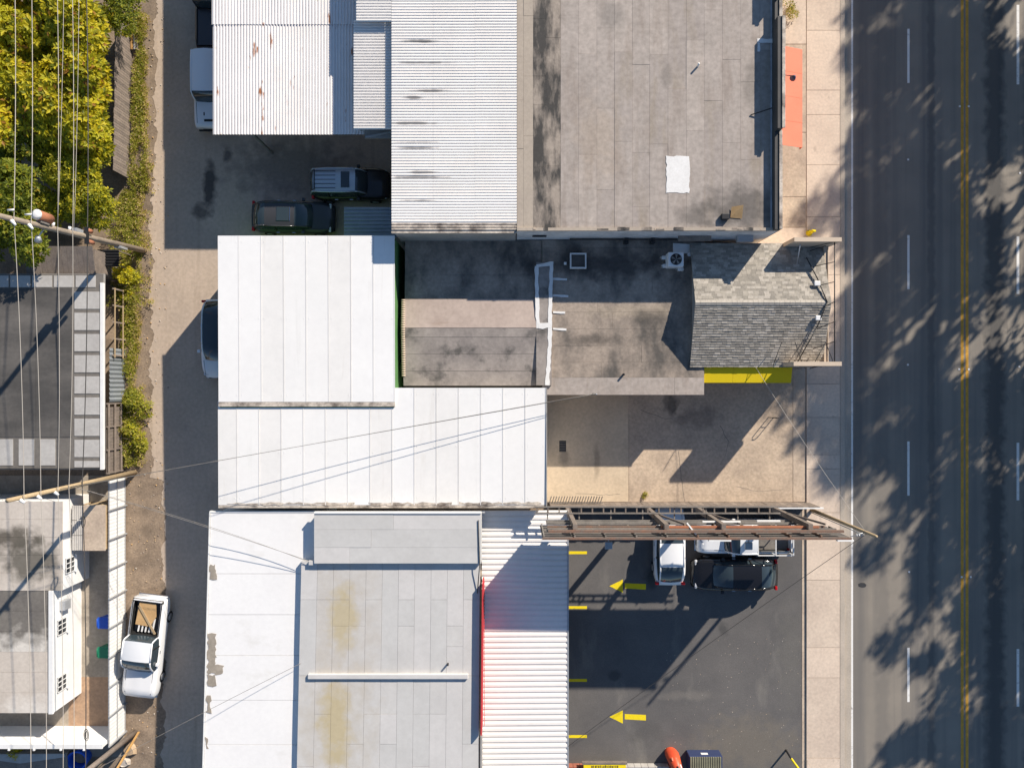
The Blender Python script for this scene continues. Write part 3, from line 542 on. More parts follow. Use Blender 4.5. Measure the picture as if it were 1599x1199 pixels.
b.build('ridge_caps', M['shingle_c'], gb, kind='stuff')
MB().box(gx1 + .002, gx1 + .16, gy0 + .1, gy1 - .1, 0, 3.35).build('front_wall', M['wall_cream'], gb)
zw0, zw1 = 3.1, 4.65
xf = P(1312, 0, zw1)[0]
MB().box(gx1 + .162, xf - .05, gy0 + .14, gy1 - .14, 3.2, 3.42).build('front_ledge', M['wall_cream'], gb)
yn, ysn = P(0, 374.5, zw1)[1], P(0, 568.5, zw1)[1]
for yy_, xa in ((yn, 1241), (ysn, 1240)):
    MB().box(P(xa, 0, zw1)[0], xf + .1, yy_ - .11, yy_ + .11, zw0, zw1).build('sign_wing', M['wall_cream'], gb)
b = MB()
def rod(a, c, r=.022): b.tube([a, c], r, 6)
tops = [gy0 + .2 + i * (gy1 - gy0 - .4) / 6 for i in range(7)]
shadow_chain = [(15.4, gy0 + .1, 3.55), (16.3, gy0 + 2.0, 4.0), (16.75, gr, zR + .08), (16.35, gr + 1.3, 4.0), (15.9, gr + 2.5, 3.65)]
for i in range(4): rod(shadow_chain[i], shadow_chain[i+1], .03)  # cast shadow of a cable, modelled as black rods among the braces
for i, t in enumerate(tops):
    rod((xf - .2, t, 4.45), (16.45 - abs(i - 3) * .14, t - .35 + (.2 if i > 3 else 0), 3.75 + .3 * (1 - abs(i - 3) / 3)), .02)
    if i % 2 == 0: rod((xf - .2, t, 3.5), (16.45 - abs(i - 3) * .14, t - .35, 3.8), .02)
rod((xf - .21, gy0, 4.5), (xf - .21, gy1, 4.5), .03)
for (p, q) in (((1221, 535), (1208, 571)), ((1242, 535), (1254, 570)), ((1290, 535), (1302, 567)), ((1290, 535), (1270, 571))): rod((*P(*p, 3.8), 3.8), (*P(*q, 4.2), 4.2), .022)
b.build('braces_and_shadow', M['blackm'], gb)
MB().tube([(*P(1250, 382, 4.5), 4.5), (*P(1245, 413, 3.7), 3.7)], .03, 6).build('wing_brace', M['galv'], gb)
for px, py in ((1277, 443), (1279, 497)):
    x, y = P(px, py, 4.1); MB().box(x - .16, x + .16, y - .13, y + .13, 4.02, 4.12).build('flood_lamp', M['porc'], gb, bevel=.03)
ya_ = thing('yellow_awning', 'bright yellow canvas awning on the side of the shingle shop', 'awning', (11, 1, 0))
a0, a1 = P(1100, 0, 2.9)[0], P(1238, 0, 2.9)[0]; yo = P(0, 598, 2.65)[1]
for i in range(3):
    xa, xb = a0 + (a1 - a0) * i / 3, a0 + (a1 - a0) * (i + 1) / 3 - .01
    MB().prism([(xa, yo), (xb, yo), (xb, gy0 + .14), (xa, gy0 + .14)], [2.70, 2.70, 2.94, 2.94], [2.73, 2.73, 2.97, 2.97]).build('canvas_panel', M['yellow'], ya_)
MB().box(a0, a1, yo - .02, yo, 2.35, 2.64).build('valance', M['yellow'], ya_)
fl = thing('fire_hydrant', 'yellow fire hydrant on the sidewalk above the cream sign frame', 'hydrant', (*P(1266, 362, .5), .1))
hx, hy = P(1267, 363, .4)
MB().tube([(hx, hy, .1), (hx, hy, .62), (hx, hy, .75)], .13, 12, r2=.07).build('barrel', M['lot_y'], fl)
MB().tube([(hx - .22, hy - .05, .5), (hx + .22, hy + .05, .5)], .07, 10).build('nozzle', M['lot_y'], fl)
MB().tube([(hx, hy, .1), (hx, hy, .15)], .19, 12).build('flange', M['lot_y'], fl)
# --- bottom building: white coated roof, raised grey roofs
hB = 3.75
bb = thing('grey_roof_building', 'building with white side roof and stained pale grey raised flat roofs', 'building', (-16, -7, 0))
def skew(px_l, px_r, py0, h, ybot=-24):     # quad following the slightly turned building
    (xa, y), (xb, _) = P(px_l, py0, h), P(px_r, py0, h); d = (y - ybot) * .027
    return [(xa - d, ybot), (xb - d, ybot), (xb, y), (xa, y)]
q = skew(330, 500, 801, hB)
ysl = [q[3][1], -10.2, -12.4, -14.6, -17.0, -19.4, -21.8, -24]
for i in range(7):
    fa = lambda y, e: e + (y - q[3][1]) * .027
    ya1, ya0 = ysl[i] - (.02 if i else 0), ysl[i+1]
    MB().prism([(fa(ya0, q[3][0]), ya0), (fa(ya0, q[2][0]) + .6, ya0), (fa(ya1, q[2][0]) + .6, ya1), (fa(ya1, q[3][0]), ya1)], hB - .05, hB + random.uniform(0, .012)).build('roof_panel', M['white_roof2'], bb)
MB().prism([(q[0][0] - .08, -24), (q[0][0] - .02, -24), (q[3][0] - .02, q[3][1]), (q[3][0] - .08, q[3][1])], hB - .2, hB + .05).build('edge_trim', M['wall_w'], bb)
MB().prism([(q[0][0] + .1, -24), (q[1][0], -24), (q[2][0], q[2][1] - .1), (q[3][0] + .1, q[3][1] - .1)], 0, hB - .06).build('wall', M['wall_w'], bb)
MB().box(q[3][0] - .08, q[2][0] + 8.9, q[3][1] + .01, q[3][1] + .09, hB - .2, hB + .03).build('north_trim', M['wall_w'], bb)
for py, w_, ht in ((893, .5, .8), (1008, .55, 1.3), (1030, .45, 1.0), (1045, .9, .5), (1062, .5, .6), (1100, .25, .9), (1160, .15, .6)):
    x, y = P(329 - (py - 800) * .02, py, hB); ragged(x + .02, x + w_ * random.uniform(.5, 1), y - ht / 2, y + ht / 2, hB + .013 + .0012 * (py % 13), M['yard'], bb, 'bare_patch', .07, .16)
h1, h2 = 4.4, 4.1
q1 = [P(491, 880, h1), P(752, 880, h1), P(752, 802, h1), P(494, 802, h1)]
MB().prism(q1, hB - .1, h1 - .02).build('raised_roof_wall', M['grey_a'], bb)
e_y = [q1[0][1], P(0, 855, h1)[1], P(0, 827, h1)[1], q1[2][1]]
strips(bb, e_y, q1[0][0], q1[1][0] - .03, h1 - .02, [M['grey_a'], M['grey_b']], lambda i: [random.uniform(-9, -4)], name='membrane_strip', horiz=True)
MB().box(q1[0][0], q1[1][0], q1[2][1], q1[2][1] + .08, h1 - .2, h1 + .06).build('coping', M['wall_w'], bb)
qa, qb = P(471, 876, h2), P(750, 876, h2); yb2 = -24; sk2 = (qa[1] - yb2) * .022
MB().prism([(qa[0] - sk2, yb2), (qb[0] - sk2 * .3, yb2), (qb[0], qa[1]), (qa[0], qa[1])], hB - .1, h2 - .02).build('raised_roof_wall', M['grey_a'], bb)
nst = 11; ymid = P(0, 1055, h2)[1]
for i in range(nst):
    f0, f1 = i / nst, (i + 1) / nst
    def ex(f, y): t = (qa[1] - y) / (qa[1] - yb2); return (qa[0] - sk2 * t) * (1 - f) + (qb[0] - sk2 * .3 * t) * f
    cl = sorted([ymid] + random.sample([-11.5, -12.9, -14.0, -17.6, -19.2, -20.4], 2)); cl = [yb2] + cl + [qa[1] - .01]
    for j in range(len(cl) - 1):
        ya_0, yb_0 = cl[j] + .008, cl[j+1] - .008; dz = random.uniform(0, .012)
        MB().prism([(ex(f0, ya_0) + .006, ya_0), (ex(f1, ya_0) - .006, ya_0), (ex(f1, yb_0) - .006, yb_0), (ex(f0, yb_0) + .006, yb_0)], h2 - .02, h2 - .006 + dz).build('membrane_strip', M['grey_s'] if 0 < i < 5 else random.choice([M['grey_a'], M['grey_b'], M['grey_s']]), bb)
x, y = P(482, 1055, h2); MB().box(x, P(732, 0, h2)[0], y - .14, y + .14, h2 - .01, h2 + .16).build('roof_curb', M['grey_b'], bb, bevel=.04)
x, y = P(488, 878, h2 + .1); MB().box(x - .15, x + .3, y - .12, y + .1, h2 - .01, h2 + .22).build('corner_block', M['grey_b'], bb)
x, y = P(700, 1036, h2); MB().tube([(x, y, h2), (x + .02, y + .03, h2 + .3)], .05).build('vent_pipe', M['blackm'], bb)
xr = P(753, 0, 4.5)[0]
MB().prism([(xr - .07, P(0, 1145, 4.3)[1]), (xr + .0, P(0, 1145, 4.3)[1]), (xr + .08, P(0, 910, 4.3)[1]), (xr + .01, P(0, 910, 4.3)[1])], 3.2, 4.55).build('red_parapet', M['red'], bb)
MB().box(xr - .1, xr - .02, -24, P(0, 1147, 4)[1], 3.2, 4.18).build('parapet', M['wall_grey'], bb)
b = MB()
for i in range(40): y = P(0, 912, 4)[1] - i * .195; b.box(xr + .085, xr + .11, y - .03, y, 3.5, 3.9)
b.build('sign_edge_clips', M['red'], bb)
b = MB(); b.tube([(P(748, 0, 4)[0], P(0, 810, 4)[1], h1 + .04), (P(750, 0, 4)[0], P(0, 880, 4)[1], h1 + .04), (P(746, 0, 4)[0], P(0, 925, 4)[1], h2 + .03)], .025, 6); b.build('roof_cable', M['blackm'], bb)
# --- carport canopy over the parking bays
hK = 3.0
ck = thing('parking_canopy', 'ribbed white metal canopy along the parking bays', 'canopy', (-1.7, -7, 0))
a, b_ = P(753, 0, hK)[0], P(886, 0, hK)[0]; yt = P(0, 797, hK)[1]
nsh = 8
for i in range(nsh):
    ya_0 = -24 + (yt + 24) * i / nsh; yb_0 = -24 + (yt + 24) * (i + 1) / nsh
    corr(MB(), a, b_, ya_0, yb_0 - .004, hK, 'x', .318, .045, .05, -.02).build('roof_sheet', M['corr_w'], ck)
MB().box(b_ + .005, b_ + .09, -24, yt, hK - .2, hK + .03).build('gutter', M['galv'], ck)
for y in (-7.4, -11.5, -15.8, -20): MB().box(b_ - .2, b_ - .08, y - .06, y + .06, 0, hK - .05).build('post', M['galv'], ck)
for py in ():                # flat brackets standing on the canopy
    x, y = P(878, py, hK); MB().prism([(x - .9, y - .05), (x, y - .01), (x, y + .01), (x - .9, y + .03)], hK + .05, [hK + .07, hK + .3, hK + .3, hK + .07]).build('stay', M['galv'], ck)
# ================= LEFT SIDE: neighbours behind the alley
hN = 3.0
nb = thing('black_roof_house', 'flat-roofed house with black centre and silver coated roof edges', 'house', (-28, 0, 0))
nx1 = P(162, 0, hN)[0]; ny0, ny1 = P(0, 733, hN)[1], P(0, 428, hN)[1]; nx0 = -36
MB().box(nx0, -24.4, ny0 + .3, ny1 - .3, 0, hN - .2).build('wall', M['wall_grey'], nb); MB().box(nx0, nx1, ny0, ny1, hN - .19, hN - .03).build('roof_slab', M['wall_grey'], nb)
MB().box(nx0, nx1 - .02, ny0 + .02, ny1 - .02, hN - .028, hN - .004).build('roof_base', M['tan_dark'], nb)
xi = P(113, 0, hN)[0]; yi0, yi1 = P(0, 683, hN)[1], P(0, 451, hN)[1]
for i in range(6):
    xa, xb = nx0 + (xi - nx0) * i / 6, nx0 + (xi - nx0) * (i + 1) / 6 - .015
    MB().box(xa, xb, yi0, yi1, hN - .003, hN + .012 + random.uniform(0, .012)).build('roof_strip', M['black_roof'], nb)
py = 456
while py < 735:
    n = py + 27; MB().box(P(117, 0, hN)[0], P(156, 0, hN)[0], P(0, min(n, 730), hN)[1], P(0, py, hN)[1], hN - .003, hN + .02).build('silver_sheet', M['silver'], nb); py += 33
px = 87
while px > -150:
    MB().box(P(px - 24, 0, hN)[0], P(px, 0, hN)[0], P(0, 727, hN)[1], P(0, 686, hN)[1], hN - .003, hN + .02).build('silver_sheet', M['silver'], nb); px -= 33
px = 150
while px > -150:
    MB().box(P(px - 31, 0, hN)[0], P(px, 0, hN)[0], P(0, 449, hN)[1], P(0, 431, hN)[1], hN - .003, hN + .02).build('silver_sheet', M['silver'], nb); px -= 34
MB().box(nx1 - .15, nx1 + .01, ny0 - .02, ny1 - .5, hN - .12, hN + .06).build('edge_trim', M['seal'], nb)
MB().box(nx0, nx1 - .16, ny0 - .02, ny0 + .06, hN - .12, hN + .06).build('edge_trim', M['black_coat'], nb)
ps = thing('plank_shed', 'grey plank roofed shed under the upper utility pole', 'shed', (*P(110, 410, 2.6), 0))
xa, xb = P(40, 0, 2.8)[0], P(148, 0, 2.8)[0]; y0_, y1_ = P(0, 430, 2.8)[1], P(0, 386, 2.8)[1]
MB().box(xa + .1, xb - .1, y0_ + .1, y1_ - .1, 0, 2.6).build('wall', M['wood_grey2'], ps)
n = 13
for i in range(n):
    x = xa + (xb - xa) * i / n; MB().prism([(x, y0_), (x + (xb - xa) / n - .012, y0_), (x + (xb - xa) / n - .012, y1_), (x, y1_)], [2.62, 2.62, 2.95, 2.95], [2.66 + random.uniform(0, .015)]*2 + [2.99]*2).build('plank', random.choice([M['wood_grey'], M['wood_grey2']]), ps)
tp = thing('tarp_shelter', 'small black ribbed plastic cover beside the plank shed', 'cover', (*P(168, 402, 1.6), 0))
a, b_, c_, d_ = px_rect(152, 390, 186, 417, 1.6); corr(MB(), a, b_, c_, d_, 1.55, 'x', .16, .05).build('cover_sheet', M['blackm'], tp)
for xx in (a + .05, b_ - .1):
    for yy_ in (c_ + .05, d_ - .1): MB().box(xx, xx + .05, yy_, yy_ + .05, 0, 1.54).build('post', M['wood_grey2'], tp)
# yard and lower house
sheet('yard', -36, -22.95, -22, -5.4, .03, M['yard'])
MB().box(-26.2, -23.0, -20.3, -17.3, .031, .04).build('paved_patch', M['yard_brick'], kind='structure')
hH = 2.6
hs = thing('white_house', 'white-walled house with tan flat roof and barred windows facing the yard', 'house', (-28, -13, 0))
hx1 = P(84, 0, hH)[0]; hy0, hy1 = P(0, 1113, hH)[1], P(0, 783, hH)[1]
yq = P(0, 922, hH)[1]; hxu = P(97, 0, hH)[0]
MB().box(-36, hx1, hy0, yq - .003, 0, hH - .02).build('wall', M['wall_w'], hs); MB().box(-36, hxu, yq, hy1, 0, hH - .02).build('wall', M['wall_w'], hs)
xr_ = P(78, 0, hH)[0]; yq = P(0, 922, hH)[1]
for i in range(5):
    ya_0, yb_0 = yq + (hy1 - yq) * i / 5, yq + (hy1 - yq) * (i + 1) / 5 - .01
    MB().box(-36, hxu + .05, ya_0, yb_0, hH - .018, hH + .03 + random.uniform(0, .01)).build('roof_strip', M['tan_roof'], hs)
for i in range(6):
    ya_0, yb_0 = hy0 + (yq - hy0) * i / 6, hy0 + (yq - hy0) * (i + 1) / 6 - .012
    MB().box(-36, xr_ - .02, ya_0, yb_0, hH - .018, hH + .012 + random.uniform(0, .01)).build('roof_strip', M['tan_dark'] if i > 2 else M['tan_roof'], hs)
MB().box(xr_, hx1 + .02, hy0 - .03, yq, hH - .03, hH + .10).build('parapet', M['wall_w'], hs)
for py in (882, 978, 1066):
    y = P(0, py, 1.9)[1]; hx1 = hxu if py < 920 else P(84, 0, hH)[0]; w_ = MB().box(hx1 + .0, hx1 + .03, y - .42, y + .42, 1.5, 2.3).build('window', M['glass_w'], hs)
    b = MB()
    for k in range(4): b.box(hx1 + .03, hx1 + .06, y - .43 + k * .273, y - .395 + k * .273, 1.5, 2.3)
    for k in range(3): b.box(hx1 + .03, hx1 + .058, y - .43, y + .43, 1.5 + k * .385, 1.53 + k * .385)
    b.build('frame', M['wall_w'], w_)
    MB().box(hx1, hx1 + .14, y - .5, y + .5, 1.42, 1.49).build('sill', M['wall_w'], w_)
MB().box(hx1, hx1 + .32, P(0, 953, 2)[1], P(0, 938, 2)[1], 1.55, 2.1).build('meter_box', M['galv'], hs, bevel=.02)
bx = thing('yard_shed', 'beige box shed with grey ribbed side roof against the metal fence', 'shed', (*P(140, 826, 2), 0))
a, b_, c_, d_ = px_rect(130, 789, 165, 860, 1.95)
MB().box(a + .06, b_ - .03, c_ + .05, d_ - .05, 0, 1.91).build('wall', M['wood_tan'], bx)
MB().box(a, b_, c_, d_, 1.912, 1.96).build('roof_board', M['walk_old'], bx)
e = P(112, 0, 1.9)[0]
for i in range(3):
    corr(MB(), e, a - .01, c_ + (d_ - c_) * i / 3, c_ + (d_ - c_) * (i + 1) / 3 - .03, 1.86, 'y', .12, .025).build('side_roof_sheet', M['silver'], bx)
for yy_ in (c_ + .1, d_ - .2): MB().box(e + .05, e + .12, yy_, yy_ + .07, 0, 1.85).build('post', M['wood_tan'], bx)
# fences along the verge
XF = -22.85
wf = thing('board_fence', 'weathered grey board fence beside the yellow-green tree', 'fence', (XF + .2, 16, 0))
y = 12.1; k = 0
while y < 21.2:
    wdt = random.uniform(.135, .15); xo = XF + .25 + (y - 12) * .012; hh = 1.75 + random.uniform(-.05, .05); ln = random.uniform(-.03, .03)
    MB().prism([(xo, y), (xo + .025, y), (xo + .025, y + wdt), (xo, y + wdt)], .02, hh).build('board', M['wood_grey'] if k % 3 else M['wood_grey2'], wf); y += wdt + .012; k += 1
for z in (.4, 1.4): MB().box(XF + .2, XF + .25, 12.1, 21.2, z, z + .09).build('rail', M['wood_grey2'], wf)
pl = thing('timber_lengths', 'orange timber and grey boards lying at the top of the board fence', 'timber', (*P(209, 55, .3), 0))
for px, m in ((206.5, 'wood_new'), (211, 'galv'), (214.5, 'wood_grey')):
    xa, ya0 = P(px, 78, .2); xb, ya1 = P(px, 33, .2); MB().bar((xa, ya0, .2), (xb, ya1, .25), .11, .08).build('plank', M[m], pl)
mf = thing('white_metal_fence', 'long white ribbed metal fence with posts beside the yard', 'fence', (XF, -13, 0))
fy1, fy0 = P(0, 745, 0)[1], -20.5; n = 9; xs_ = lambda y: XF - .0 + (y - fy1) * .004
for i in range(n):
    a, b_ = fy0 + (fy1 - fy0) * i / n, fy0 + (fy1 - fy0) * (i + 1) / n
    bmb = MB(); nn = int((b_ - a) / .1)
    vs = []
    for j in range(nn + 1):
        for z in (.05, 1.82): vs.append((XF + (.007 if j % 2 else -.004), a + (b_ - .01 - a) * j / nn, z))
    bmb.add(vs, [(2*j, 2*j+2, 2*j+3, 2*j+1) for j in range(nn)]).build('fence_sheet', M['wall_w'], mf)
    MB().box(XF + .02, XF + .1, a - .04, a + .04, 0, 1.86).build('post', M['galv'], mf)
for z in (.1, .93, 1.78): MB().box(XF + .02, XF + .055, fy0, fy1, z, z + .05).build('rail', M['galv'], mf)
gf = thing('grey_metal_fence', 'short bluish corrugated metal fence section behind the weeds', 'fence', (XF, .5, 0))
bmb = MB(); a, b_ = P(0, 627, 0)[1], P(0, 546, 0)[1]; vs = []
for j in range(25):
    for z in (.05, 1.7): vs.append((XF + (.03 if j % 2 else -.02), a + (b_ - a) * j / 24, z))
bmb.add(vs, [(2*j, 2*j+2, 2*j+3, 2*j+1) for j in range(24)]).build('fence_sheet', M['corr_grey'], gf)
ff = thing('timber_frame_fence', 'bare brown timber fence frame between silver roof and weeds', 'fence', (XF, -3, 0))
a, b_ = P(0, 735, 0)[1], P(0, 630, 0)[1]
for z in (.35, 1.0, 1.65): MB().box(XF - .06, XF, a, b_, z, z + .1).build('rail', M['wood_grey'], ff)
for i in range(4): y = a + (b_ - a) * i / 3.02; MB().box(XF - .14, XF - .065, y, y + .09, 0, 1.8).build('post', M['wood_grey2'], ff)
k = 0; y = a
while y < b_ - .2: MB().box(XF - .165, XF - .145, y, y + .19, .05, 1.72).build('board', M['wood_grey2'], ff); y += .2
f2 = thing('slat_fence', 'leaning timber and post remains at the middle of the weedy verge', 'fence', (XF, 3.5, 0))
for i in range(5): y = 1.6 + i * .95; MB().box(XF + .05, XF + .12, y, y + .08, 0, 1.5).build('post', M['wood_grey'], f2)
for z in (.5, 1.35): MB().box(XF + .125, XF + .16, 1.5, 5.5, z, z + .08).build('rail', M['wood_tan'], f2)
pw = thing('perimeter_wall', 'white perimeter wall with pale coping across the bottom left corner', 'wall', (-28, -20.4, 0))
yb_ = P(0, 1133)[1]
MB().box(-36, XF - .1, yb_ - .18, yb_, 0, 2.2).build('wall', M['wall_w'], pw)
MB().box(-36, XF - .08, yb_ - .21, yb_ + .03, 2.2, 2.26).build('coping', M['wall_w'], pw)
for x in (-28.2, -26.8, -25.3, -24.0): MB().box(x, x + .1, yb_ - .3, yb_ - .215, 2.15, 2.3).build('bracket', M['porc'], pw)
# bins
def bin_(label, px, py, m):
    x, y = P(px, py, .9); t = thing('wheelie_bin', label, 'bin', (x, y, 0), group='bins in the yard')
    vs = []
    for z, s in ((.05, .23), (.95, .3)): vs += [(x - s, y - s, z), (x + s, y - s, z), (x + s, y + s, z), (x - s, y + s, z)]
    MB().add(vs, [(0, 3, 2, 1), (4, 5, 6, 7), (0, 1, 5, 4), (1, 2, 6, 5), (2, 3, 7, 6), (3, 0, 4, 7)]).build('body', m, t, bevel=.03)
    MB().prism([(x - .33, y - .33), (x + .33, y - .33), (x + .33, y + .33), (x - .33, y + .33)], .955, [1.0, 1.06, 1.06, 1.0]).build('lid', m, t, bevel=.02)
    MB().tube([(x - .36, y - .25, .98), (x - .36, y + .25, .98)], .025).build('handle', m, t)
bin_('blue wheelie bin in the yard by the white fence', 163, 972, M['blue_p']); bin_('green wheelie bin in the yard by the white fence', 163, 1018, M['green_p'])
bt = thing('blue_tub', 'open blue plastic tub in the bottom left corner', 'tub', (*P(121, 1186, .6), 0))
x, y = P(120, 1188, .7); b = MB(); n = 20
ring = lambda r1, r2, z: [(x + r1 * math.cos(2*math.pi*i/n), y + r2 * math.sin(2*math.pi*i/n), z) for i in range(n)]
vs = ring(.5, .42, .02) + ring(.62, .55, .7) + ring(.52, .46, .7) + ring(.44, .38, .15); fs = []
for r_ in range(3): fs += [(r_*n+i, r_*n+(i+1) % n, (r_+1)*n+(i+1) % n, (r_+1)*n+i) for i in range(n)]
fs.append(tuple(range(3*n, 4*n))); b.add(vs, fs, 0, False).build('shell', M['blue_p'], bt)
MB().prism([(x + .4*math.cos(2*math.pi*i/12), y + .34*math.sin(2*math.pi*i/12)) for i in range(12)], .16, .3).build('contents', M['soil'], bt)
pn = thing('planter', 'grey sided planter table with white top beside the perimeter wall', 'planter', (*P(50, 1180, .8), 0))
pp = [P(-60, 1240, .8), P(105, 1199, .8), P(104, 1176, .8), P(0, 1177, .8), P(-60, 1177, .8)]
MB().prism(pp, 0, .76).build('box', M['wood_grey'], pn)
MB().prism([P(-60, 1180, .8), P(32, 1192, .8), P(102, 1182, .8), P(101, 1177, .8), P(-60, 1178, .8)], .762, .80).build('top_board', M['silver'], pn)
for i, (px, py, m, s) in enumerate(((202, 1172, 'rock', .42), (194, 1190, 'rock_w', .36))):
    x, y = P(px, py, .2); b = MB(); n = 9; rr = [s * random.uniform(.75, 1.1) for _ in range(n)]
    vs = [(x + rr[j] * math.cos(j*.698), y + rr[j] * math.sin(j*.698), .0) for j in range(n)] + [(x + .75*rr[j] * math.cos(j*.698+.2), y + .75*rr[j] * math.sin(j*.698+.2), .28 + random.uniform(-.05, .08)) for j in range(n)]
    b.add(vs, [(j, (j+1) % n, n+(j+1) % n, n+j) for j in range(n)] + [tuple(range(n, 2*n))])
    tag(b.build('rock', M[m]), ['tan boulder beside the leaning timbers at the alley edge', 'pale boulder below the tan one at the alley edge'][i], 'rock')
# ================= utility poles and wires
def pole(base, top, r0, r1, label, m):
    t = thing('utility_pole', label, 'utility pole', (*base, 0), group='utility poles along the alley')
    MB().tube([(*base, 0), ((base[0]+top[0])/2, (base[1]+top[1])/2, top[2]/2), top], r0, 12, r2=r1).build('shaft', m, t); return t
b1, b2, b3 = P(226, 392), P(211, 738), P(212, 1143)
def on(pb, pt, z): f = z / pt[2]; return (pb[0] + (pt[0]-pb[0])*f, pb[1] + (pt[1]-pb[1])*f, z)
k1 = (H - 12) / H / S; t1 = ((-4 - 800) * k1, (600 - 337) * k1, 12.0)
k2 = (H - 10.6) / H / S; t2 = ((12 - 800) * k2, (600 - 782) * k2, 10.6)
t3 = (b3[0] + .25, b3[1] + .9, 10.6)
p1 = pole(b1, t1, .17, .12, 'grey wooden utility pole carrying the orange transformer', M['wood_pole'])
p2 = pole(b2, t2, .15, .10, 'tan wooden utility pole above the yard shed', M['wood_tan'])
p3 = pole(b3, t3, .16, .11, 'wooden utility pole in the bottom left corner by the boulders', M['wood_grey'])
WZ1 = [11.3, 10.2, 8.35, 7.1, 5.9]; WZ2 = [9.85, 8.7, 7.45, 6.5, 5.4]; WZ3 = [9.8, 8.7, 7.4, 6.4, 5.4]
for z in WZ1[:2]:
    q = on(b1, t1, z)
    MB().tube([(q[0] + .12, q[1] - .1, z), (q[0] + .3, q[1] - .3, z + .02)], .09, 10, r2=.05).build('insulator', M['porc'], p1)
    MB().tube([(q[0] - .05, q[1] + .35, z), (q[0] + .25, q[1] + .35, z + .05)], .045, 8).build('cutout', M['porc'], p1)
for z in WZ1[2:4]:
    q = on(b1, t1, z); MB().tube([(q[0], q[1] + .12, z), (q[0] + .02, q[1] + .3, z)], .07, 10).build('insulator', M['porc'], p1)
q = on(b1, t1, 9.3); MB().tube([(q[0] + .1, q[1] + .42, 8.75), (q[0] + .1, q[1] + .42, 9.65)], .24, 16).build('transformer', M['rust_o'], p1)
MB().tube([(q[0] + .1, q[1] + .42, 9.66), (q[0] + .1, q[1] + .42, 9.72)], .25, 16, r2=.12).build('transformer_lid', M['porc'], p1)
MB().box(q[0] - .05, q[0] + .2, q[1] + .1, q[1] + .2, 8.9, 9.5).build('bracket', M['steel'], p1)
q = on(b1, t1, 8.9); MB().tube([(q[0], q[1], 8.9), (q[0] - .2, q[1] - .5, 9.1)], .03).build('lamp_arm', M['galv'], p1)
MB().tube([(q[0] - .2, q[1] - .5, 9.12), (q[0] - .3, q[1] - .65, 8.95)], .10, 10, r2=.17).build('street_light', M['galv'], p1)
q = on(b1, t1, 5.9)
for s, z in ((.3, 5.75), (-.25, 5.6)): MB().tube([(q[0] + .18, q[1] + s, z - .15), (q[0] + .18, q[1] + s, z + .2)], .11, 12).build('cable_closure', M['rust_o'], p1)
MB().box(q[0] - .2, q[0] + .05, q[1] + .1, q[1] + .28, 6.05, 6.6).build('service_box', M['galv'], p1)
MB().box(q[0] + .05, q[0] + .25, q[1] - .4, q[1] + .45, 5.9, 5.98).build('crossarm', M['blackm'], p1)
q = on(b1, t1, 2.6); MB().box(q[0] - .16, q[0] + .2, q[1] - .22, q[1] - .1, 2.2, 2.9).build('pole_plate', M['galv'], p1)
for z in WZ2[:3]:
    q = on(b2, t2, z); MB().tube([(q[0] + .05, q[1] - .08, z), (q[0] + .25, q[1] - .22, z)], .09, 10, r2=.05).build('insulator', M['porc'], p2)
MB().bar((b3[0] + .25, b3[1] + .05, .1), (b3[0] + .55, b3[1] - 1.0, 4.0), .12, .06).build('brace_board', M['wood_new'], p3)
tb = thing('timber_pile', 'stacked old timbers leaning by the corner utility pole', 'timber', (*P(170, 1180), 0))
for i in range(4):
    xa, ya0 = P(150 - i * 8, 1199 + i*3, .2); xb, yb0 = P(207 - i * 6, 1146 + i * 6, .2); MB().bar((xa, ya0, .12 + .02*i), (xb, yb0, .2 + .12*i), .16, .07).build('plank', random.choice([M['wood_grey'], M['wood_grey2'], M['wood_tan']]), tb)
names = ['uppermost and leftmost of the pale wires strung along the alley poles', 'second wire from the left along the alley poles', 'middle wire of the five along the alley poles', 'fourth wire from the left along the alley poles', 'lowest and rightmost dark cable along the alley poles']
def cat(a, b_, sag, n=14): return [(a[0] + (b_[0]-a[0])*i/n, a[1] + (b_[1]-a[1])*i/n, a[2] + (b_[2]-a[2])*i/n - sag*4*(i/n)*(1-i/n)) for i in range(n + 1)]
for i in range(5):
    a, b_, c_ = on(b1, t1, WZ1[i]), on(b2, t2, WZ2[i]), on(b3, t3, WZ3[i]); off = .22 if i < 3 else .16
    a, b_, c_ = [(v[0] + off, v[1], v[2]) for v in (a, b_, c_)]
    up = (P(40, 0)[0] + 6.2, 36, WZ1[i] - .4); dn = (c_[0] - .2, -36, WZ3[i])
    pts = cat(up, a, .5)[:-1] + cat(a, b_, .12)[:-1] + cat(b_, c_, .15)[:-1] + cat(c_, dn, .2)
    tag(MB().tube(pts, .016 if i < 4 else .026, 6).build('power_line', M['wire'] if i < 4 else M['wire_d']), names[i], 'wire', 'wires along the alley poles')
dl = [('second thin wire hanging beside the middle alley wire', .45, 2), ('faint wire hanging beside the fourth alley wire', .35, 3)]
for lb, o_, i in dl:
    a = on(b1, t1, WZ1[i]); up = (P(40, 0)[0] + 6.2 + o_ + .6, 36, WZ1[i] - .2); a = (a[0] + .22, a[1] + .1, a[2])
    tag(MB().tube(cat(up, a, .4), .012, 6).build('power_line', M['wire']), lb, 'wire', 'wires along the alley poles')
b = thing('cable_loop', 'black oval cable coil hanging on the lowest wire over the yard', 'cable', (*P(129, 817, 5), 0))
cx, cy2, cz = on(b2, t2, 5.4)[0] + .16, P(0, 815, 5.3)[1], 5.33
MB().tube([(cx, cy2 + .28 * math.cos(t), cz - .02 + .16 * math.sin(t)) for t in [6.2832 * i / 16 for i in range(17)]], .022, 6, caps=False).build('loop', M['blackm'], b)
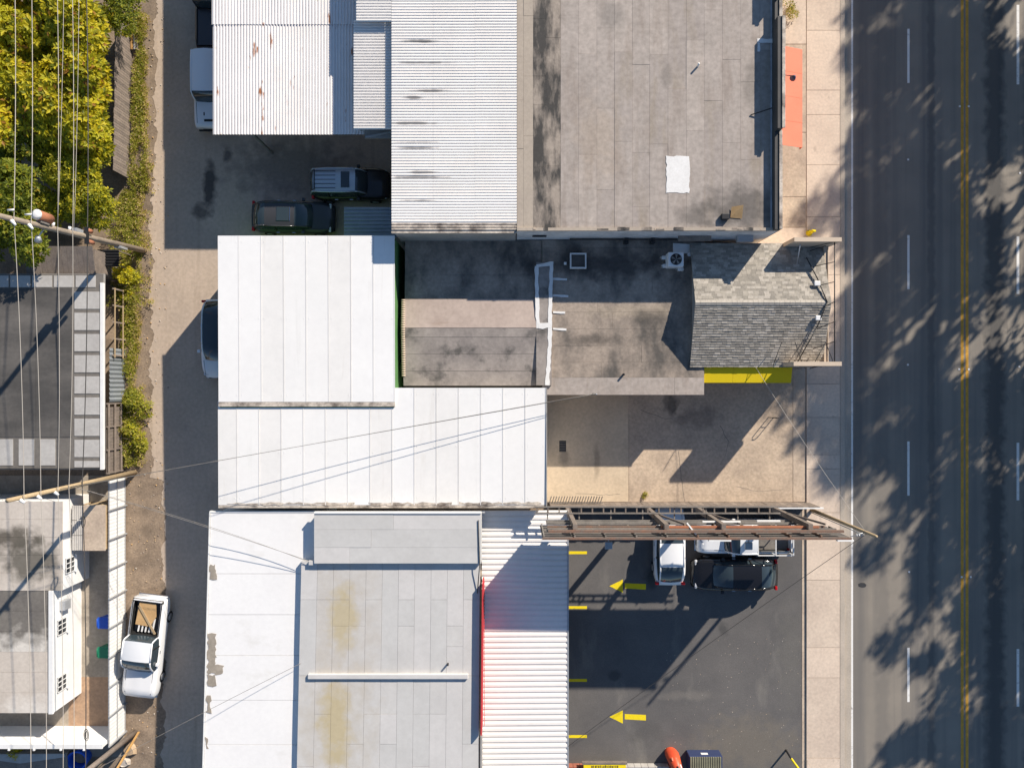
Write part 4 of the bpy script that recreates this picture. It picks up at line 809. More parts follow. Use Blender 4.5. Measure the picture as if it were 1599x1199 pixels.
b = thing('cable_coil', 'black cable coil on the lowest wire near the bottom wall', 'cable', (*P(115, 1148, 5), 0))
cx, cy2, cz = on(b3, t3, 5.4)[0] + .16, P(0, 1147, 5.3)[1], 5.33
for s in (.3, .2): MB().tube([(cx + s * .5 * math.sin(t), cy2 + s * math.cos(t), cz + .05 * math.sin(t)) for t in [6.2832 * i / 16 for i in range(17)]], .018, 6, caps=False).build('loop', M['blackm'], b)
# service drops
def drop(label, pts, r=.011, m='wire_d', sag=.25):
    tag(MB().tube(cat((*P(*pts[0][:2], pts[0][2]), pts[0][2]), (*P(*pts[1][:2], pts[1][2]), pts[1][2]), sag, 20), r, 6).build('service_wire', M[m]), label, 'wire', 'service wires')
p2top = on(b2, t2, 6.3)
sm_ = P(932, 616, 4.5); MB().tube([(sm_[0], sm_[1] + .02, 2.96), (sm_[0], sm_[1], 4.55)], .035, 8).build('service_mast', M['galv'], mbd)
for (px, py, z), lb in (((932, 616, 4.45), 'lower black service wire crossing the white roof'), ((931, 615, 4.5), 'upper pale service wire crossing the white roof')):
    e = (*P(px, py, z), z); tag(MB().tube(cat(p2top if px > 931 else on(b2, t2, 7.1), e, .22 if px > 931 else .12, 20), .012, 6).build('service_wire', M['wire_d'] if px > 931 else M['steel']), lb, 'wire', 'service wires')
for (px, py, z), lb in (((486, 877, 4.3), 'upper thin wire reaching the grey roof corner'), ((484, 878, 4.25), 'lower thin wire sagging over the white side roof')):
    e = (*P(px, py, z), z); tag(MB().tube(cat(on(b2, t2, 6.0), e, .25 if px == 486 else .55, 20), .011, 6).build('service_wire', M['steel']), lb, 'wire', 'service wires')
tag(MB().tube(cat(on(b3, t3, 6.2), (*P(470, 1036, 4.12), 4.12), .3, 20), .011, 6).build('service_wire', M['steel']), 'thin wire from bottom left over the white side roof', 'wire', 'service wires')
drop('thin black wire crossing the parking lot', ((888, 1165, 3.03), (1356, 832, 7.0)), r=.014, m='wire_d', sag=.2)
drop('pale wire slanting over the driveway to the lamp pole', ((1180, 573, 3.1), (1352, 830, 7.0)), m='wire', sag=.3)
# ================= billboard
zb0, zb1 = 3.9, 6.97; yP = -7.58; bx0, bx1 = 1.5, 16.74
bl = thing('billboard', 'large billboard seen edge-on from above with rusty steel frame and catwalk', 'billboard', (9, yP, 0))
nP = 10
for i in range(nP):
    xa, xb = bx0 + (bx1 - bx0) * i / nP, bx0 + (bx1 - bx0) * (i + 1) / nP - .015
    MB().box(xa, xb, yP - .06, yP + .0, zb0, zb1).build('panel', M['gray_panel'], bl)
    MB().box(xa + .05, xa + .12, yP + .002, yP + .09, zb0, zb1 - .05).build('panel_rib', M['rust'] if i > 4 else M['steel'], bl)
MB().box(bx0, bx1, yP - .09, yP + .02, zb1 + .002, zb1 + .05).build('top_trim', M['rust'], bl)
for xa, xb in ((bx0 - .05, bx0 + 1.1), (bx0 + 8.2, bx0 + 9.3), (bx1 - .7, bx1 + .1)): MB().box(xa, xb, yP - .17, yP - .095, zb1 - .12, zb1 + .06).build('trim_piece', M['wall_w'], bl)
for px in (883, 1003, 1078, 1192):
    x = P(px, 0)[0]; MB().box(x - .11, x + .11, yP + .36, yP + .62, 0, zb1 - .25).build('post', M['wood_grey2'], bl)
for xx_ in [bx0 + .45 + i * .5 for i in range(30)]: MB().box(xx_, xx_ + .05, yP + .003, yP + .2, 5.05, 5.6).build('bracket', M['steel'], bl)
for z, m in ((4.15, 'steel'), (4.75, 'steel'), (5.65, 'rust'), (6.3, 'steel'), (6.72, 'rust')):
    MB().box(bx0 + .3, bx1 - .3 - (6.72 - z) * .45, yP + .22, yP + .34, z, z + .14).build('stringer', M[m], bl)
MB().box(7.5, 15.4, yP + .36, yP + .46, 6.3, 6.42).build('stringer', M['rust_o'], bl)
b = MB(); x = bx0 - .3
for z in (4.0,):                    # catwalks: rails and rungs
    for yy_ in (.64, .98): MB().box(bx0 - .3, bx1 - 2.4, yP + yy_, yP + yy_ + .07, z, z + .08).build('catwalk_rail', M['steel'] if z < 5 else M['rust'], bl)
    n = 22
    for i in range(n): x = bx0 - .2 + (bx1 - 2.2 - bx0) * i / n; MB().box(x + (.6 if z > 5 else 0), x + .07 + (.6 if z > 5 else 0), yP + .712, yP + .978, z + .01, z + .06).build('catwalk_rung', M['wood_grey2'], bl)
for i in range(8):
    x = bx0 + .4 + i * 1.7; MB().bar((x, yP + .34, 3.95), (x, yP + 1.0, 3.95), .06, .06).build('outrigger', M['steel'], bl)
for px in (1003, 1078, 1192): x = P(px, 0)[0]; MB().bar((x, yP + .6, 3.6), (x + 1.1, yP + .45, 5.9), .1, .08).build('knee_brace', M['wood_grey'], bl)
for px, py in ((951, 852), (1170, 853)):
    x, y = P(px, py, 4.1); MB().bar((x, yP, 4.0), (x, y, 4.05), .06, .06).build('lamp_arm', M['galv'], bl); MB().box(x - .2, x + .2, y - .2, y + .2, 3.98, 4.12).build('flood_lamp', M['galv'], bl, bevel=.03)
MB().bar((P(1071, 0, 6)[0], yP + .6, 6.3), (P(1092, 0, 6)[0], yP - .35, 6.9), .07, .07).build('lamp_arm', M['wall_w'], bl)
MB().box(P(1100, 0, 6)[0], P(1160, 0, 6)[0], yP + .5, yP + .58, 5.6, 5.72).build('white_rail', M['wall_w'], bl)
MB().box(P(1188, 0, 6)[0], P(1225, 0, 6)[0], yP + .5, yP + .58, 5.4, 5.52).build('white_rail', M['wall_w'], bl)
# boundary fence under the billboard
bf = thing('boundary_fence', 'dark grey board fence between driveway and parking lot under the billboard', 'fence', (9, -6.95, 0))
yF = -6.98; x = P(858, 0)[0]; k = 0
while x < P(1255, 0)[0]:
    w_ = random.uniform(.28, .32); MB().box(x, x + w_, yF - .03, yF, .03, 1.6 + random.uniform(-.03, .03)).build('board', M['wood_grey2'] if k % 3 else M['wood_grey'], bf); x += w_ + .015; k += 1
MB().box(P(858, 0)[0], P(1255, 0)[0], yF + .002, yF + .06, 1.3, 1.4).build('rail', M['wood_grey'], bf)
MB().box(P(1190, 0)[0], P(1268, 0)[0], yF - .12, yF - .04, 1.5, 1.62).build('white_rail', M['wall_w'], bf)
b = thing('steel_gate', 'dark slatted steel gate beside the white roof corner', 'gate', (*P(900, 780), 0))
for i in range(20): x = P(857, 0)[0] + i * .155; MB().bar((x, yF + .1, .9), (x + .12, yF + .5, 1.0), .05, .04).build('slat', M['steel'], b)
MB().box(P(857, 0)[0], P(857, 0)[0] + 3.1, yF + .07, yF + .11, .82, .9).build('rail', M['steel'], b)
lp = thing('lamp_pole', 'tall pale pole leaning over the road at the end of the billboard', 'pole', (*P(1267, 796), 0))
bs = P(1267, 796); k = (H - 7.9) / H / S; tp_ = ((1369 - 800) * k, (600 - 838) * k, 7.9)
MB().tube([(*bs, 0), tp_], .11, 12, r2=.075).build('shaft', M['wood_tan'], lp)
q = on(bs, tp_, 6.8); MB().tube([(q[0], q[1], 6.8), (q[0] - .7, q[1] - .25, 6.7)], .02).build('bracket', M['galv'], lp)
for i in range(3): MB().tube([(q[0] - .15 - i*.12, q[1] - .1, 6.72), (q[0] - .2 - i*.12, q[1] - .22, 6.8)], .035).build('insulator', M['galv'], lp)
q = on(bs, tp_, 3.5); MB().tube([(q[0] - .05, q[1] - .15, 0), (q[0] - .05, q[1] - .15, 6.6)], .025).build('conduit', M['galv'], lp)
# ================= bottom edge things
y0_ = P(0, 1186)[1]
kb = thing('low_brick_wall', 'low wall of red brick and speckled block along the lot bottom', 'wall', (6, y0_, 0))
x = 3.2; i = 0
while x < 9.6:
    MB().box(x, x + .38, y0_ - .5, y0_ - .2, .02, .42).build('brick', M['brick'] if x < 4.2 or x > 8.9 else M['silver'], kb); x += .4
ysg = thing('yellow_sign', 'yellow sign board with dark lettering lying at the lot bottom edge', 'sign', (*P(945, 1194, .6), 0))
a, b_, c_, d_ = px_rect(912, 1194, 978, 1215, .7)
MB().box(a, b_, c_, d_, .6, .66).build('board', M['lot_y'], ysg)
MB().box(a - .08, b_ + .08, d_, d_ + .1, .45, .68).build('frame', M['wood_grey2'], ysg)
b = MB()
for i in range(16): x = a + .45 + i * .1; b.box(x, x + random.uniform(.04, .07), d_ - .2, d_ - .05 - random.uniform(0, .04), .661, .664)
b.build('lettering', M['blackm'], ysg)
ub_ = thing('equipment_box', 'navy metal box with olive slatted top at the lot bottom', 'equipment box', (*P(1102, 1185, .5), 0))
a, b_ = P(1077, 0, .8)[0], P(1129, 0, .8)[0]; yn_ = P(0, 1181, .8)[1]
MB().box(a, b_, yn_ - 1.1, yn_, .03, .78).build('case', M['navy'], ub_, bevel=.03)
MB().box(a + .75, a + 1.15, yn_ + .002, yn_ + .008, .4, .6).build('plate', M['porc'], ub_)
for i in range(14): x = a + .05 + i * (b_ - a - .1) / 14; MB().box(x, x + .085, yn_ - 1.08, yn_ - .03, .782, .85).build('slat', M['olive'], ub_)
og = thing('orange_figure', 'red-orange moulded plastic figure standing beside the slatted box', 'figure', (*P(1052, 1185, .6), 0))
x, y = P(1050, 1180, .5); b = MB(); n = 14; vs = []
secs = [(0, .0, .05, .34, .30), (.02, -.04, .35, .40, .36), (.04, -.10, .75, .37, .36), (.10, -.25, 1.1, .30, .34), (.16, -.42, 1.35, .18, .22), (.18, -.5, 1.45, .05, .06)]
for dx, dy, z, ra, rb in secs: vs += [(x + dx + ra * math.cos(6.2832*i/n) * (1 + .08*math.sin(3*6.2832*i/n)), y + dy + rb * math.sin(6.2832*i/n), z) for i in range(n)]
b.add(vs, [(r_*n+i, r_*n+(i+1) % n, (r_+1)*n+(i+1) % n, (r_+1)*n+i) for r_ in range(len(secs)-1) for i in range(n)] + [tuple(range((len(secs)-1)*n, len(secs)*n))], 0, True); b.build('body', M['orange'], og)
for s in (-1, 1): MB().tube([(x + .1 + s * .22, y - .15, .8), (x + .2 + s * .24, y - .5, 1.05), (x + .22 + s * .1, y - .75, 1.0)], .09, 8, r2=.05).build('arm', M['orange'], og)
MB().tube([(x + .30, y - .12, 1.22), (x + .40, y - .45, 1.42), (x + .38, y - .75, 1.3)], .045, 8).build('stripe', M['porc'], og)
MB().tube([(x + .12, y - .2, 1.26), (x + .22, y - .6, 1.5)], .10, 8, r2=.05).build('mouth', M['blackm'], og)
for s in (-.12, .1): MB().tube([(x + s, y + .1, .95), (x + s + .02, y + .02, 1.12)], .07, 8, r2=.04).build('patch', M['salmon'], og)
yg = thing('pipe_barrier', 'yellow bent pipe barrier with black base at the lot corner', 'barrier', (*P(1240, 1190), 0))
a = P(1236, 1184, .9)
MB().tube([(*a, .9), (a[0] + .5, a[1] - .7, .95), (a[0] + .9, a[1] - 1.4, .95)], .06, 10).build('top_pipe', M['lot_y'], yg)
MB().tube([(*a, .9), (a[0] + .03, a[1] + .02, .02)], .06, 10).build('leg', M['blackm'], yg)
hr = thing('hand_rail', 'thin dark hoop rail standing on the driveway near the yellow awning', 'rail', (*P(1203, 640), 0))
x, y = P(1203, 652); MB().tube([(x - .12, y, 0), (x - .1, y, .85), (x, y, .95), (x + .12, y, .95), (x + .2, y, .85), (x + .2, y, 0)], .022, 8).build('hoop', M['blackm'], hr)
MB().tube([(x - .1, y, .45), (x + .2, y, .45)], .018, 8).build('crossbar', M['blackm'], hr)
# ================= VEHICLES  (local: +x forward, y left)
def lerp(tab, x):
    for (xa, a), (xb, b_) in zip(tab[:-1], tab[1:]):
        if x <= xb: return a + (b_ - a) * (x - xa) / (xb - xa) if xb > xa else b_
    return tab[-1][1]
def vehicle(name, label, cat, loc, rz, L, W, top, cab, paint, roofm=None, boxy=False, bed=None, sunroof=False, rails=False, group=None, hoodm=None, zb=.24):
    """top: [(u, z)] body top line, u from -.5 rear to .5 front; cab: (rear_base, rear_top, front_top, front_base, belt z, roof z, roof half width)"""
    t = thing(name, label, cat, (loc[0], loc[1], 0), rz, group)
    B = lambda mb, n, m, p=t, **k: mb.build(n, m, p, world=False, **k)
    NS = 30; n0 = 13; b = MB(); vs = []
    for i in range(NS + 1):
        u = -.5 + i / NS; x = u * L; e = max(0, (abs(u) - .38) / .12) if (boxy or bed) else max(0, (abs(u) - .30) / .20)
        w_ = W / 2 * (1 - (.05 if boxy else .07 if bed else .22) * e ** 2.2); zt = lerp(top, u) - (.03 if boxy else .05 if bed else .10) * e ** 3
        zl = zb + .1 * e ** 2
        sec = [(-.90, zl), (-.985, zl + .12), (-1, .55), (-.99, zt - .16), (-.95, zt - .05), (-.80, zt - .0), (0, zt + (.015 if boxy else .045)), (.80, zt), (.95, zt - .05), (.99, zt - .16), (1, .55), (.985, zl + .12), (.90, zl)]
        vs += [(x, w_ * a, z) for a, z in sec]
    fs = [(i*n0+j, i*n0+j+1, (i+1)*n0+j+1, (i+1)*n0+j) for i in range(NS) for j in range(n0 - 1)] + [(i*n0+n0-1, i*n0, (i+1)*n0, (i+1)*n0+n0-1) for i in range(NS)]
    fs = [f[::-1] for f in fs] + [tuple(range(n0)), tuple(range(NS*n0, (NS+1)*n0))[::-1]]
    if bed: # drop the top faces over the load bed
        keep = []
        for f in fs:
            c_ = sum((Vector(vs[i]) for i in f), Vector()) / len(f)
            if len(f) == 4 and bed[0]*L < c_.x < bed[1]*L and abs(c_.y) < W*.42 and c_.z > .6: continue
            keep.append(f)
        fs = keep
    b.add(vs, fs, 0, True); B(b, 'body', paint)
    hb = MB(); hv = []; u0, u1 = cab[3] + .012, .468; nh = 8; ay = [-.76, -.5, -.2, 0, .2, .5, .76]
    for i in range(nh + 1):
        u = u0 + (u1 - u0) * i / nh; e = max(0, (abs(u) - .38) / .12) if (boxy or bed) else max(0, (abs(u) - .30) / .20); w_ = W / 2 * (1 - (.05 if boxy else .07 if bed else .22) * e ** 2.2); zt = lerp(top, u) - (.03 if boxy else .05 if bed else .10) * e ** 3
        hv += [(u * L, w_ * a * (.97 if i < nh else .9), zt + (.015 if boxy else .045) * (1 - abs(a) / .8) + .014) for a in ay]
    m7 = len(ay); hb.add(hv, [(i*m7+j, (i+1)*m7+j, (i+1)*m7+j+1, i*m7+j+1) for i in range(nh) for j in range(m7 - 1)], 0, True)
    for (i, j) in [(i, j) for i in range(nh) for j in (0, m7 - 1)]:
        a, c_ = hv[i*m7+j], hv[(i+1)*m7+j]; hb.add([a, c_, (c_[0], c_[1], c_[2]-.03), (a[0], a[1], a[2]-.03)], [(0, 1, 2, 3)])
    B(hb, 'hood', paint)
    for s in (1, -1): B(MB().bar((u0*L + .02, s*W*.392, lerp(top, u0) + .012), (.455*L, s*W*.375, lerp(top, .45) - .006), .018, .012), 'hood_seam', M['trim'])
    rb, rt, ft, fb, zc, zr, wt = cab; wbelt = W / 2 * (.96 if boxy or bed else .89)
    if not bed or True:
        st = [(rb + (rt - rb) * t, math.sin(math.pi/2*t) ** .85) for t in (0, .2, .45, .7, .9)] + [(rt, 1), (rt*.67+ft*.33, 1.02), (rt*.33+ft*.67, 1.02), (ft, 1)] + [(fb + (ft - fb) * t, math.sin(math.pi/2*t) ** .85) for t in (.9, .7, .45, .2, 0)]
        g = []; xm, xh = (rb + fb) / 2, (fb - rb) / 2
        for u, f in st:
            q = (u - xm) / xh; dz = (zr - zc) * f; wb = wbelt * (1 - (.06 if boxy or bed else .13) * abs(q) ** 2.5); w2_ = min(wb, wt * (1 - (.03 if boxy or bed else .10) * q * q)); w2_ = w2_ + (wb * .9 - w2_) * (1 - f) * .6; x = u * L
            bow = (.0 if abs(q) < .5 else (.10 if q > 0 else -.07) * (abs(q) - .5) * 2)
            r_ = [(x - bow*.6, -wb, zc - .02), (x - bow*.3, -(wb*.4 + w2_*.6), zc + dz*.6), (x, -w2_, zc + dz*.9), (x + bow*.6, -w2_*.72, zc + dz*.985 + .012), (x + bow, 0, zc + dz + .03)]
            g.append(r_ + [(p[0], -p[1], p[2]) for p in r_[3::-1]])
        ns = len(st)
        def part(nm, cells, m, sm=True):
            bb_ = MB(); idx = {}
            vs_ = []; fs_ = []
            for i, j in cells:
                f_ = []
                for k_ in ((i, j), (i, j+1), (i+1, j+1), (i+1, j)):
                    if k_ not in idx: idx[k_] = len(vs_); vs_.append(g[k_[0]][k_[1]])
                    f_.append(idx[k_])
                fs_.append(tuple(f_))
            bb_.add(vs_, fs_, 0, sm); return B(bb_, nm, m)
        part('roof', [(i, j) for i in range(5, 8) for j in range(2, 6)], roofm or paint)
        part('windshield', [(i, j) for i in range(8, ns - 1) for j in range(2, 6)], M['glass']); part('rear_window', [(i, j) for i in range(0, 5) for j in range(2, 6)], M['glass'])
        part('side_window', [(i, j) for i in range(ns - 1) for j in (0, 1)], M['glass']); part('side_window', [(i, j) for i in range(ns - 1) for j in (6, 7)], M['glass'])
        for s in (1, -1):
            for seg in (range(0, 6), range(8, ns)):
                B(MB().tube([(g[i][2][0], s*g[i][2][1], g[i][2][2] + .005) for i in seg], .045, 8), 'pillar', roofm if roofm and roofm is not M['glass'] else paint)
            B(MB().tube([(g[i][2][0], s*g[i][2][1], g[i][2][2] + .005) for i in range(5, 9)], .045, 8), 'roof_side', roofm if roofm and roofm is not M['glass'] else paint)
            i = 6; B(MB().tube([(g[i][k_][0], s*g[i][k_][1]*1.01, g[i][k_][2]) for k_ in (0, 1, 2)], .04, 6), 'pillar', M['trim'])
            mx = fb*L - .45; MBm = MB().box(mx - .09, mx + .09, s*(W/2 + .02) - .09, s*(W/2 + .02) + .09, zc - .0, zc + .15); B(MBm, 'mirror', paint if not boxy else M['trim'], bevel=.03)
            B(MB().box(L*.47 - .16, L*.47 - .02, s*W*.36 - .16, s*W*.36 + .16, .60, .74), 'headlight', M['lens'], bevel=.04)
            B(MB().box(-L*.485 - .02, -L*.485 + .12, s*W*.41 - .11, s*W*.41 + .11, .72, .95), 'taillight', M['tail'], bevel=.03)
            for u in (-.30, .31):
                w_ = B(MB().tube([(u*L, s*(W/2 - .2), .33), (u*L, s*(W/2 + .015), .33)], .33, 18), 'wheel', M['tyre'])
                B(MB().tube([(u*L, s*(W/2 + .016), .33), (u*L, s*(W/2 + .03), .33)], .21, 12), 'rim', M['rim'], w_)
            for u in (.02, -.17):
                if u*L > rb*L: B(MB().box(u*L - .09, u*L + .09, s*(W/2 + .004) - .012, s*(W/2 + .004) + .012, zc - .14, zc - .11), 'door_handle', M['chrome'])
        B(MB().box(L*.487, L*.505, -W*.30, W*.30, .42, .62), 'grille', M['trim'], bevel=.02)
        if boxy or bed: B(MB().box(L*.49, L*.52, -W*.46, W*.46, .38, .52), 'bumper', M['trim'] if boxy else M['chrome'], bevel=.03); B(MB().box(-L*.52, -L*.49, -W*.44, W*.44, .40, .55), 'bumper', M['chrome'], bevel=.03)
        xw = (ft + (fb - ft) * .92) * L
        for s in (.15, -.35): B(MB().bar((xw, s*W*.5 + .25, zc + .09), (xw - .05, s*W*.5 - .12, zc + .11), .02, .02), 'wiper', M['trim'])
        if sunroof: x = (rt*.35 + ft*.65)*L; B(MB().box(x - .42, x + .28, -wt*.58, wt*.58, zr + .02, zr + .052), 'sunroof', M['glass'], bevel=.02); B(MB().box(x + .33, x + .36, -wt*.58, wt*.58, zr + .02, zr + .056), 'deflector', M['chrome'])
        if rails:
            for j in range(-2, 3): B(MB().box(rt*L + .1, rt*L + 1.25, j*.24 - .012, j*.24 + .012, zr + .01, zr + .065 - abs(j)*.008), 'roof_rib', M['trim'])
            B(MB().box(rt*L + .02, rt*L + .07, -wt*.85, wt*.85, zr + .0, zr + .07), 'roof_bar', M['trim'])
            B(MB().box(ft*L - .78, ft*L - .3, -wt*.66, wt*.66, zr + .012, zr + .058), 'sunroof', M['glass'])
    if bed:
        xa, xb = bed[0]*L + .05, bed[1]*L - .02; zt = lerp(top, (bed[0]+bed[1])/2); wi = W*.41
        B(MB().box(xa, xb, -wi, wi, zt - .55, zt - .52), 'bed_floor', M['trim'] if bed[2] else M['steel'])
        for s in (1, -1): B(MB().box(xa, xb, s*(wi + .02) - .02, s*(wi + .02) + .02, zt - .52, zt + .015), 'bed_wall', M['trim'])
        B(MB().box(xa - .05, xa, -wi, wi, zt - .5, zt + .02), 'tailgate', paint); B(MB().box(xb, xb + .05, -wi, wi, zt - .5, zt + .02), 'bed_front', M['trim'])
        if bed[2]: B(MB().box(xa, xb, -wi + .02, wi - .02, zt - .06, zt - .03), 'tonneau_cover', M['pg'])
    return t
SED = [(-.5, .90), (-.40, .98), (-.25, 1.0), (.18, .98), (.24, .94), (.42, .82), (.5, .70)]
SUV = [(-.5, 1.0), (-.40, 1.04), (.18, 1.03), (.24, 1.0), (.44, .93), (.5, .80)]
PK = [(-.5, 1.18), (.14, 1.18), (.20, 1.14), (.44, 1.08), (.5, .95)]
JP = [(-.5, 1.1), (.1, 1.1), (.18, 1.12), (.46, 1.05), (.5, .98)]
D = -math.pi / 2
vehicle('off_roader', 'boxy white off-roader half under the carport roof', 'car', (-17.45, 16.95), D, 4.2, 1.85, JP, (-.49, -.47, .08, .16, 1.1, 1.82, .76), M['pw'], boxy=True)
vehicle('pickup_truck', 'dark pickup truck with covered bed parked behind the white off-roader', 'pickup', (-17.3, 22.2), math.pi/2, 5.6, 1.95, PK, (-.1, -.08, .1, .2, 1.15, 1.84, .82), M['pg'], bed=(-.49, -.11, True))
jp = bpy.data.objects['off_roader']
for s in (-.28, .28): MB().box(1.32, 1.5, s - .03, s + .03, 1.10, 1.128).build('hood_vent', M['trim'], jp, world=False)
MB().box(1.72, 1.84, -.28, .28, 1.07, 1.115).build('hood_slot', M['trim'], jp, world=False)
vehicle('suv', 'dark suv with pale ribbed roof parked beside the workshop wall', 'suv', P(545, 285, 1.2), 0, 4.5, 1.85, SUV, (-.49, -.42, .10, .22, 1.02, 1.68, .68), M['pd'], roofm=M['ps'], rails=True)
vehicle('hatchback', 'black hatchback with sunroof parked in the shaded back lot', 'car', P(456, 338, 1.0), R(-1), 4.75, 1.85, SED, (-.47, -.30, .06, .24, .98, 1.45, .68), M['pg'], sunroof=True)
vehicle('car', 'white car with dark glass roof half hidden under the white metal roof', 'car', (-17.1, P(0, 529, 1)[1]), D, 4.55, 1.85, SED, (-.46, -.28, .08, .26, .98, 1.45, .64), M['pw'], roofm=M['glass'])
wp = vehicle('pickup_truck', 'white pickup truck loaded with cardboard and boards in the alley', 'pickup', P(226, 1011, .9), R(-97), 5.75, 1.98, PK, (-.13, -.11, .08, .21, 1.15, 1.84, .83), M['pw'], bed=(-.49, -.14, False))
vehicle('sedan', 'white sedan parked nose-in beneath the billboard', 'car', P(1047, 853, .9), math.pi/2, 4.55, 1.82, SED, (-.44, -.24, .06, .24, .98, 1.44, .68), M['pw'])
w2 = vehicle('pickup_truck', 'white pickup truck with ladder rack mostly hidden under the billboard', 'pickup', P(1163, 838, .9), math.pi, 5.4, 1.95, PK, (-.1, -.08, .10, .22, 1.15, 1.84, .82), M['pw'], bed=(-.49, -.11, False))
for s in (1, -1):
    MB().bar((-2.5, s*.9, 1.72), (-.5, s*.9, 1.72), .05, .05).build('rack_rail', M['porc'], w2, world=False)
    for x in (-2.5, -1.5, -.5): MB().bar((x, s*.9, 1.15), (x, s*.9, 1.70), .05, .05).build('rack_post', M['porc'], w2, world=False)
for x in (-2.5, -1.5, -.5): MB().bar((x, -.88, 1.76), (x, .88, 1.76), .05, .05).build('rack_bar', M['porc'], w2, world=False)
vehicle('sedan', 'glossy black sedan parked across the lot below the billboard', 'car', P(1149, 898, .9), math.pi, 4.95, 1.86, SED, (-.45, -.27, .06, .25, .98, 1.44, .68), M['pk'])
# load in the white pickup's bed (things of their own)
Mx = Matrix.Translation((*P(226, 1011, .9), 0)) @ Matrix.Rotation(R(-97), 4, 'Z')
def ld(name, label, cat, pts, z0, z1, m):
    b = MB(); b.prism([tuple((Mx @ Vector((x, y, 0))).xy) for x, y in pts], z0, z1); tag(b.build(name, m), label, cat)
ld('cardboard_sheet', 'large cardboard sheet lying in the white pickup bed', 'cardboard', [(-2.65, -.5), (-1.35, -.6), (-1.3, .25), (-1.9, .55), (-2.65, .45)], 1.06, 1.09, M['card'])
ld('wooden_plank', 'long tan plank laid diagonally across the cardboard in the pickup bed', 'plank', [(-2.5, -.45), (-.95, .66), (-.9, .56), (-2.42, -.55)], 1.10, 1.14, M['wood_tan'])
for i in range(5): ld('white_board', ['white board nearest the driver side of the pickup bed', 'second white board in the pickup bed', 'middle white board in the pickup bed', 'fourth white board in the pickup bed', 'white board nearest the passenger side of the pickup bed'][i], 'board', [(-1.75 - .1*i, .50 - i*.19), (-.95, .44 - i*.2), (-.95, .36 - i*.2), (-1.75 - .1*i, .42 - i*.19)], .98 + .015*i, 1.02 + .015*i, M['porc'])
ld('tool_case', 'dark tool bag behind the cab in the pickup bed', 'bag', [(-1.35, -.35), (-1.0, -.4), (-.98, .05), (-1.3, .1)], .67, .98, M['blackm'])
# ================= VEGETATION
def leaf(mb, p, d, up, ln, wd, mi):
    s = d.cross(up); s.normalize(); m_ = p + d * ln * .55 - up * ln * .06
    mb.add([p, m_ + s * wd * .5 + up * wd * .18, p + d * ln - up * ln * .15, m_ - s * wd * .5 + up * wd * .18, m_], [(0, 1, 4), (1, 2, 4), (2, 3, 4), (3, 0, 4)], mi)
def rvec():
    while True:
        v = Vector((random.uniform(-1, 1), random.uniform(-1, 1), random.uniform(-1, 1)))
        if .05 < v.length < 1: return v.normalized()
def rosette(mb, p, ax, n, ln, wd, mis):
    ax = ax.normalized(); a = ax.cross(Vector((1, 0, .1))).normalized(); b_ = ax.cross(a); o = random.uniform(0, 6)
    for k in range(n):
        t = o + 6.2832 * k / n + random.uniform(-.25, .25); el = random.uniform(.1, .75)
        d = ((a * math.cos(t) + b_ * math.sin(t)) * math.cos(el) + ax * math.sin(el)).normalized()
        up = (ax - d * ax.dot(d)).normalized()
        leaf(mb, p + d * .03, d, up, ln * random.uniform(.7, 1.15), wd * random.uniform(.8, 1.15), random.choice(mis))
def tree(name, label, base, clumps, trunk_h, ln, wd, nros, mats, weights, group='trees beside the board fence', nl=8, inner=.45):
    """clumps: [(x,y,z,rx,ry,rz)] ellipsoids whose shells carry leaf rosettes"""
    t = thing(name, label, 'tree', (*base, 0), group=group)
    b = MB(); b.tube([(*base, 0), (base[0] + .1, base[1] - .05, trunk_h * .5), (base[0], base[1] + .05, trunk_h)], .2, 10, r2=.13)
    for c in clumps:
        e = Vector(c[:3]); s = Vector((base[0], base[1], trunk_h * random.uniform(.6, .98))); m_ = (s + e) / 2 + Vector((0, 0, -.3)); b.tube([s, m_, e], .09, 7, r2=.025)
    b.build('trunk', M['bark'], t)
    mb = MB(); mis = [i for i, w_ in enumerate(weights) for _ in range(w_)]
    tot = sum(c[3] * c[4] for c in clumps)
    for c in clumps:
        hue = random.choice(mis)
        for _ in range(int(nros * c[3] * c[4] / tot)):
            d = rvec()
            if d.z < -.25: d.z *= -.5
            r_ = random.uniform(inner, 1.06) ** .6 if random.random() < .4 else random.uniform(.9, 1.08)
            p = Vector((c[0] + d.x * c[3] * r_, c[1] + d.y * c[4] * r_, c[2] + d.z * c[5] * r_))
            rosette(mb, p, (d + Vector((0, 0, .9)) + rvec() * .5), random.randint(nl - 2, nl + 1), ln, wd, mis + [hue] * 3)
    mb.build('crown', mats, t); return t
def clumps(px0, py0, px1, py1, z0, z1, n, r, outside=()):
    o = []
    for _ in range(n):
        z = random.uniform(z0, z1); x, y = P(random.uniform(px0, px1), random.uniform(py0, py1), z); rr = r * random.uniform(.75, 1.25); o.append((x, y, z, rr, rr * random.uniform(.85, 1.15), rr * .75))
    return o
random.seed(5)
cl = clumps(-70, -60, 135, 215, 3.4, 4.7, 75, .95) + [(*P(150, py, 2.9), 2.9, .75, .8, .6) for py in (70, 110, 150, 190, 225)]
tree('broadleaf_tree', 'large yellow-green broadleaf tree filling the top left corner', P(70, 110, 2), cl, 3.2, .36, .17, 6500, LY, (7, 6, 3, 2, 1))
tree('broadleaf_tree', 'dark green tree at the left edge behind the upper utility pole', P(25, 345, 2), clumps(-40, 215, 60, 405, 2.6, 4.2, 20, .95), 3, .28, .12, 2200, LG, (4, 5, 4, 1))
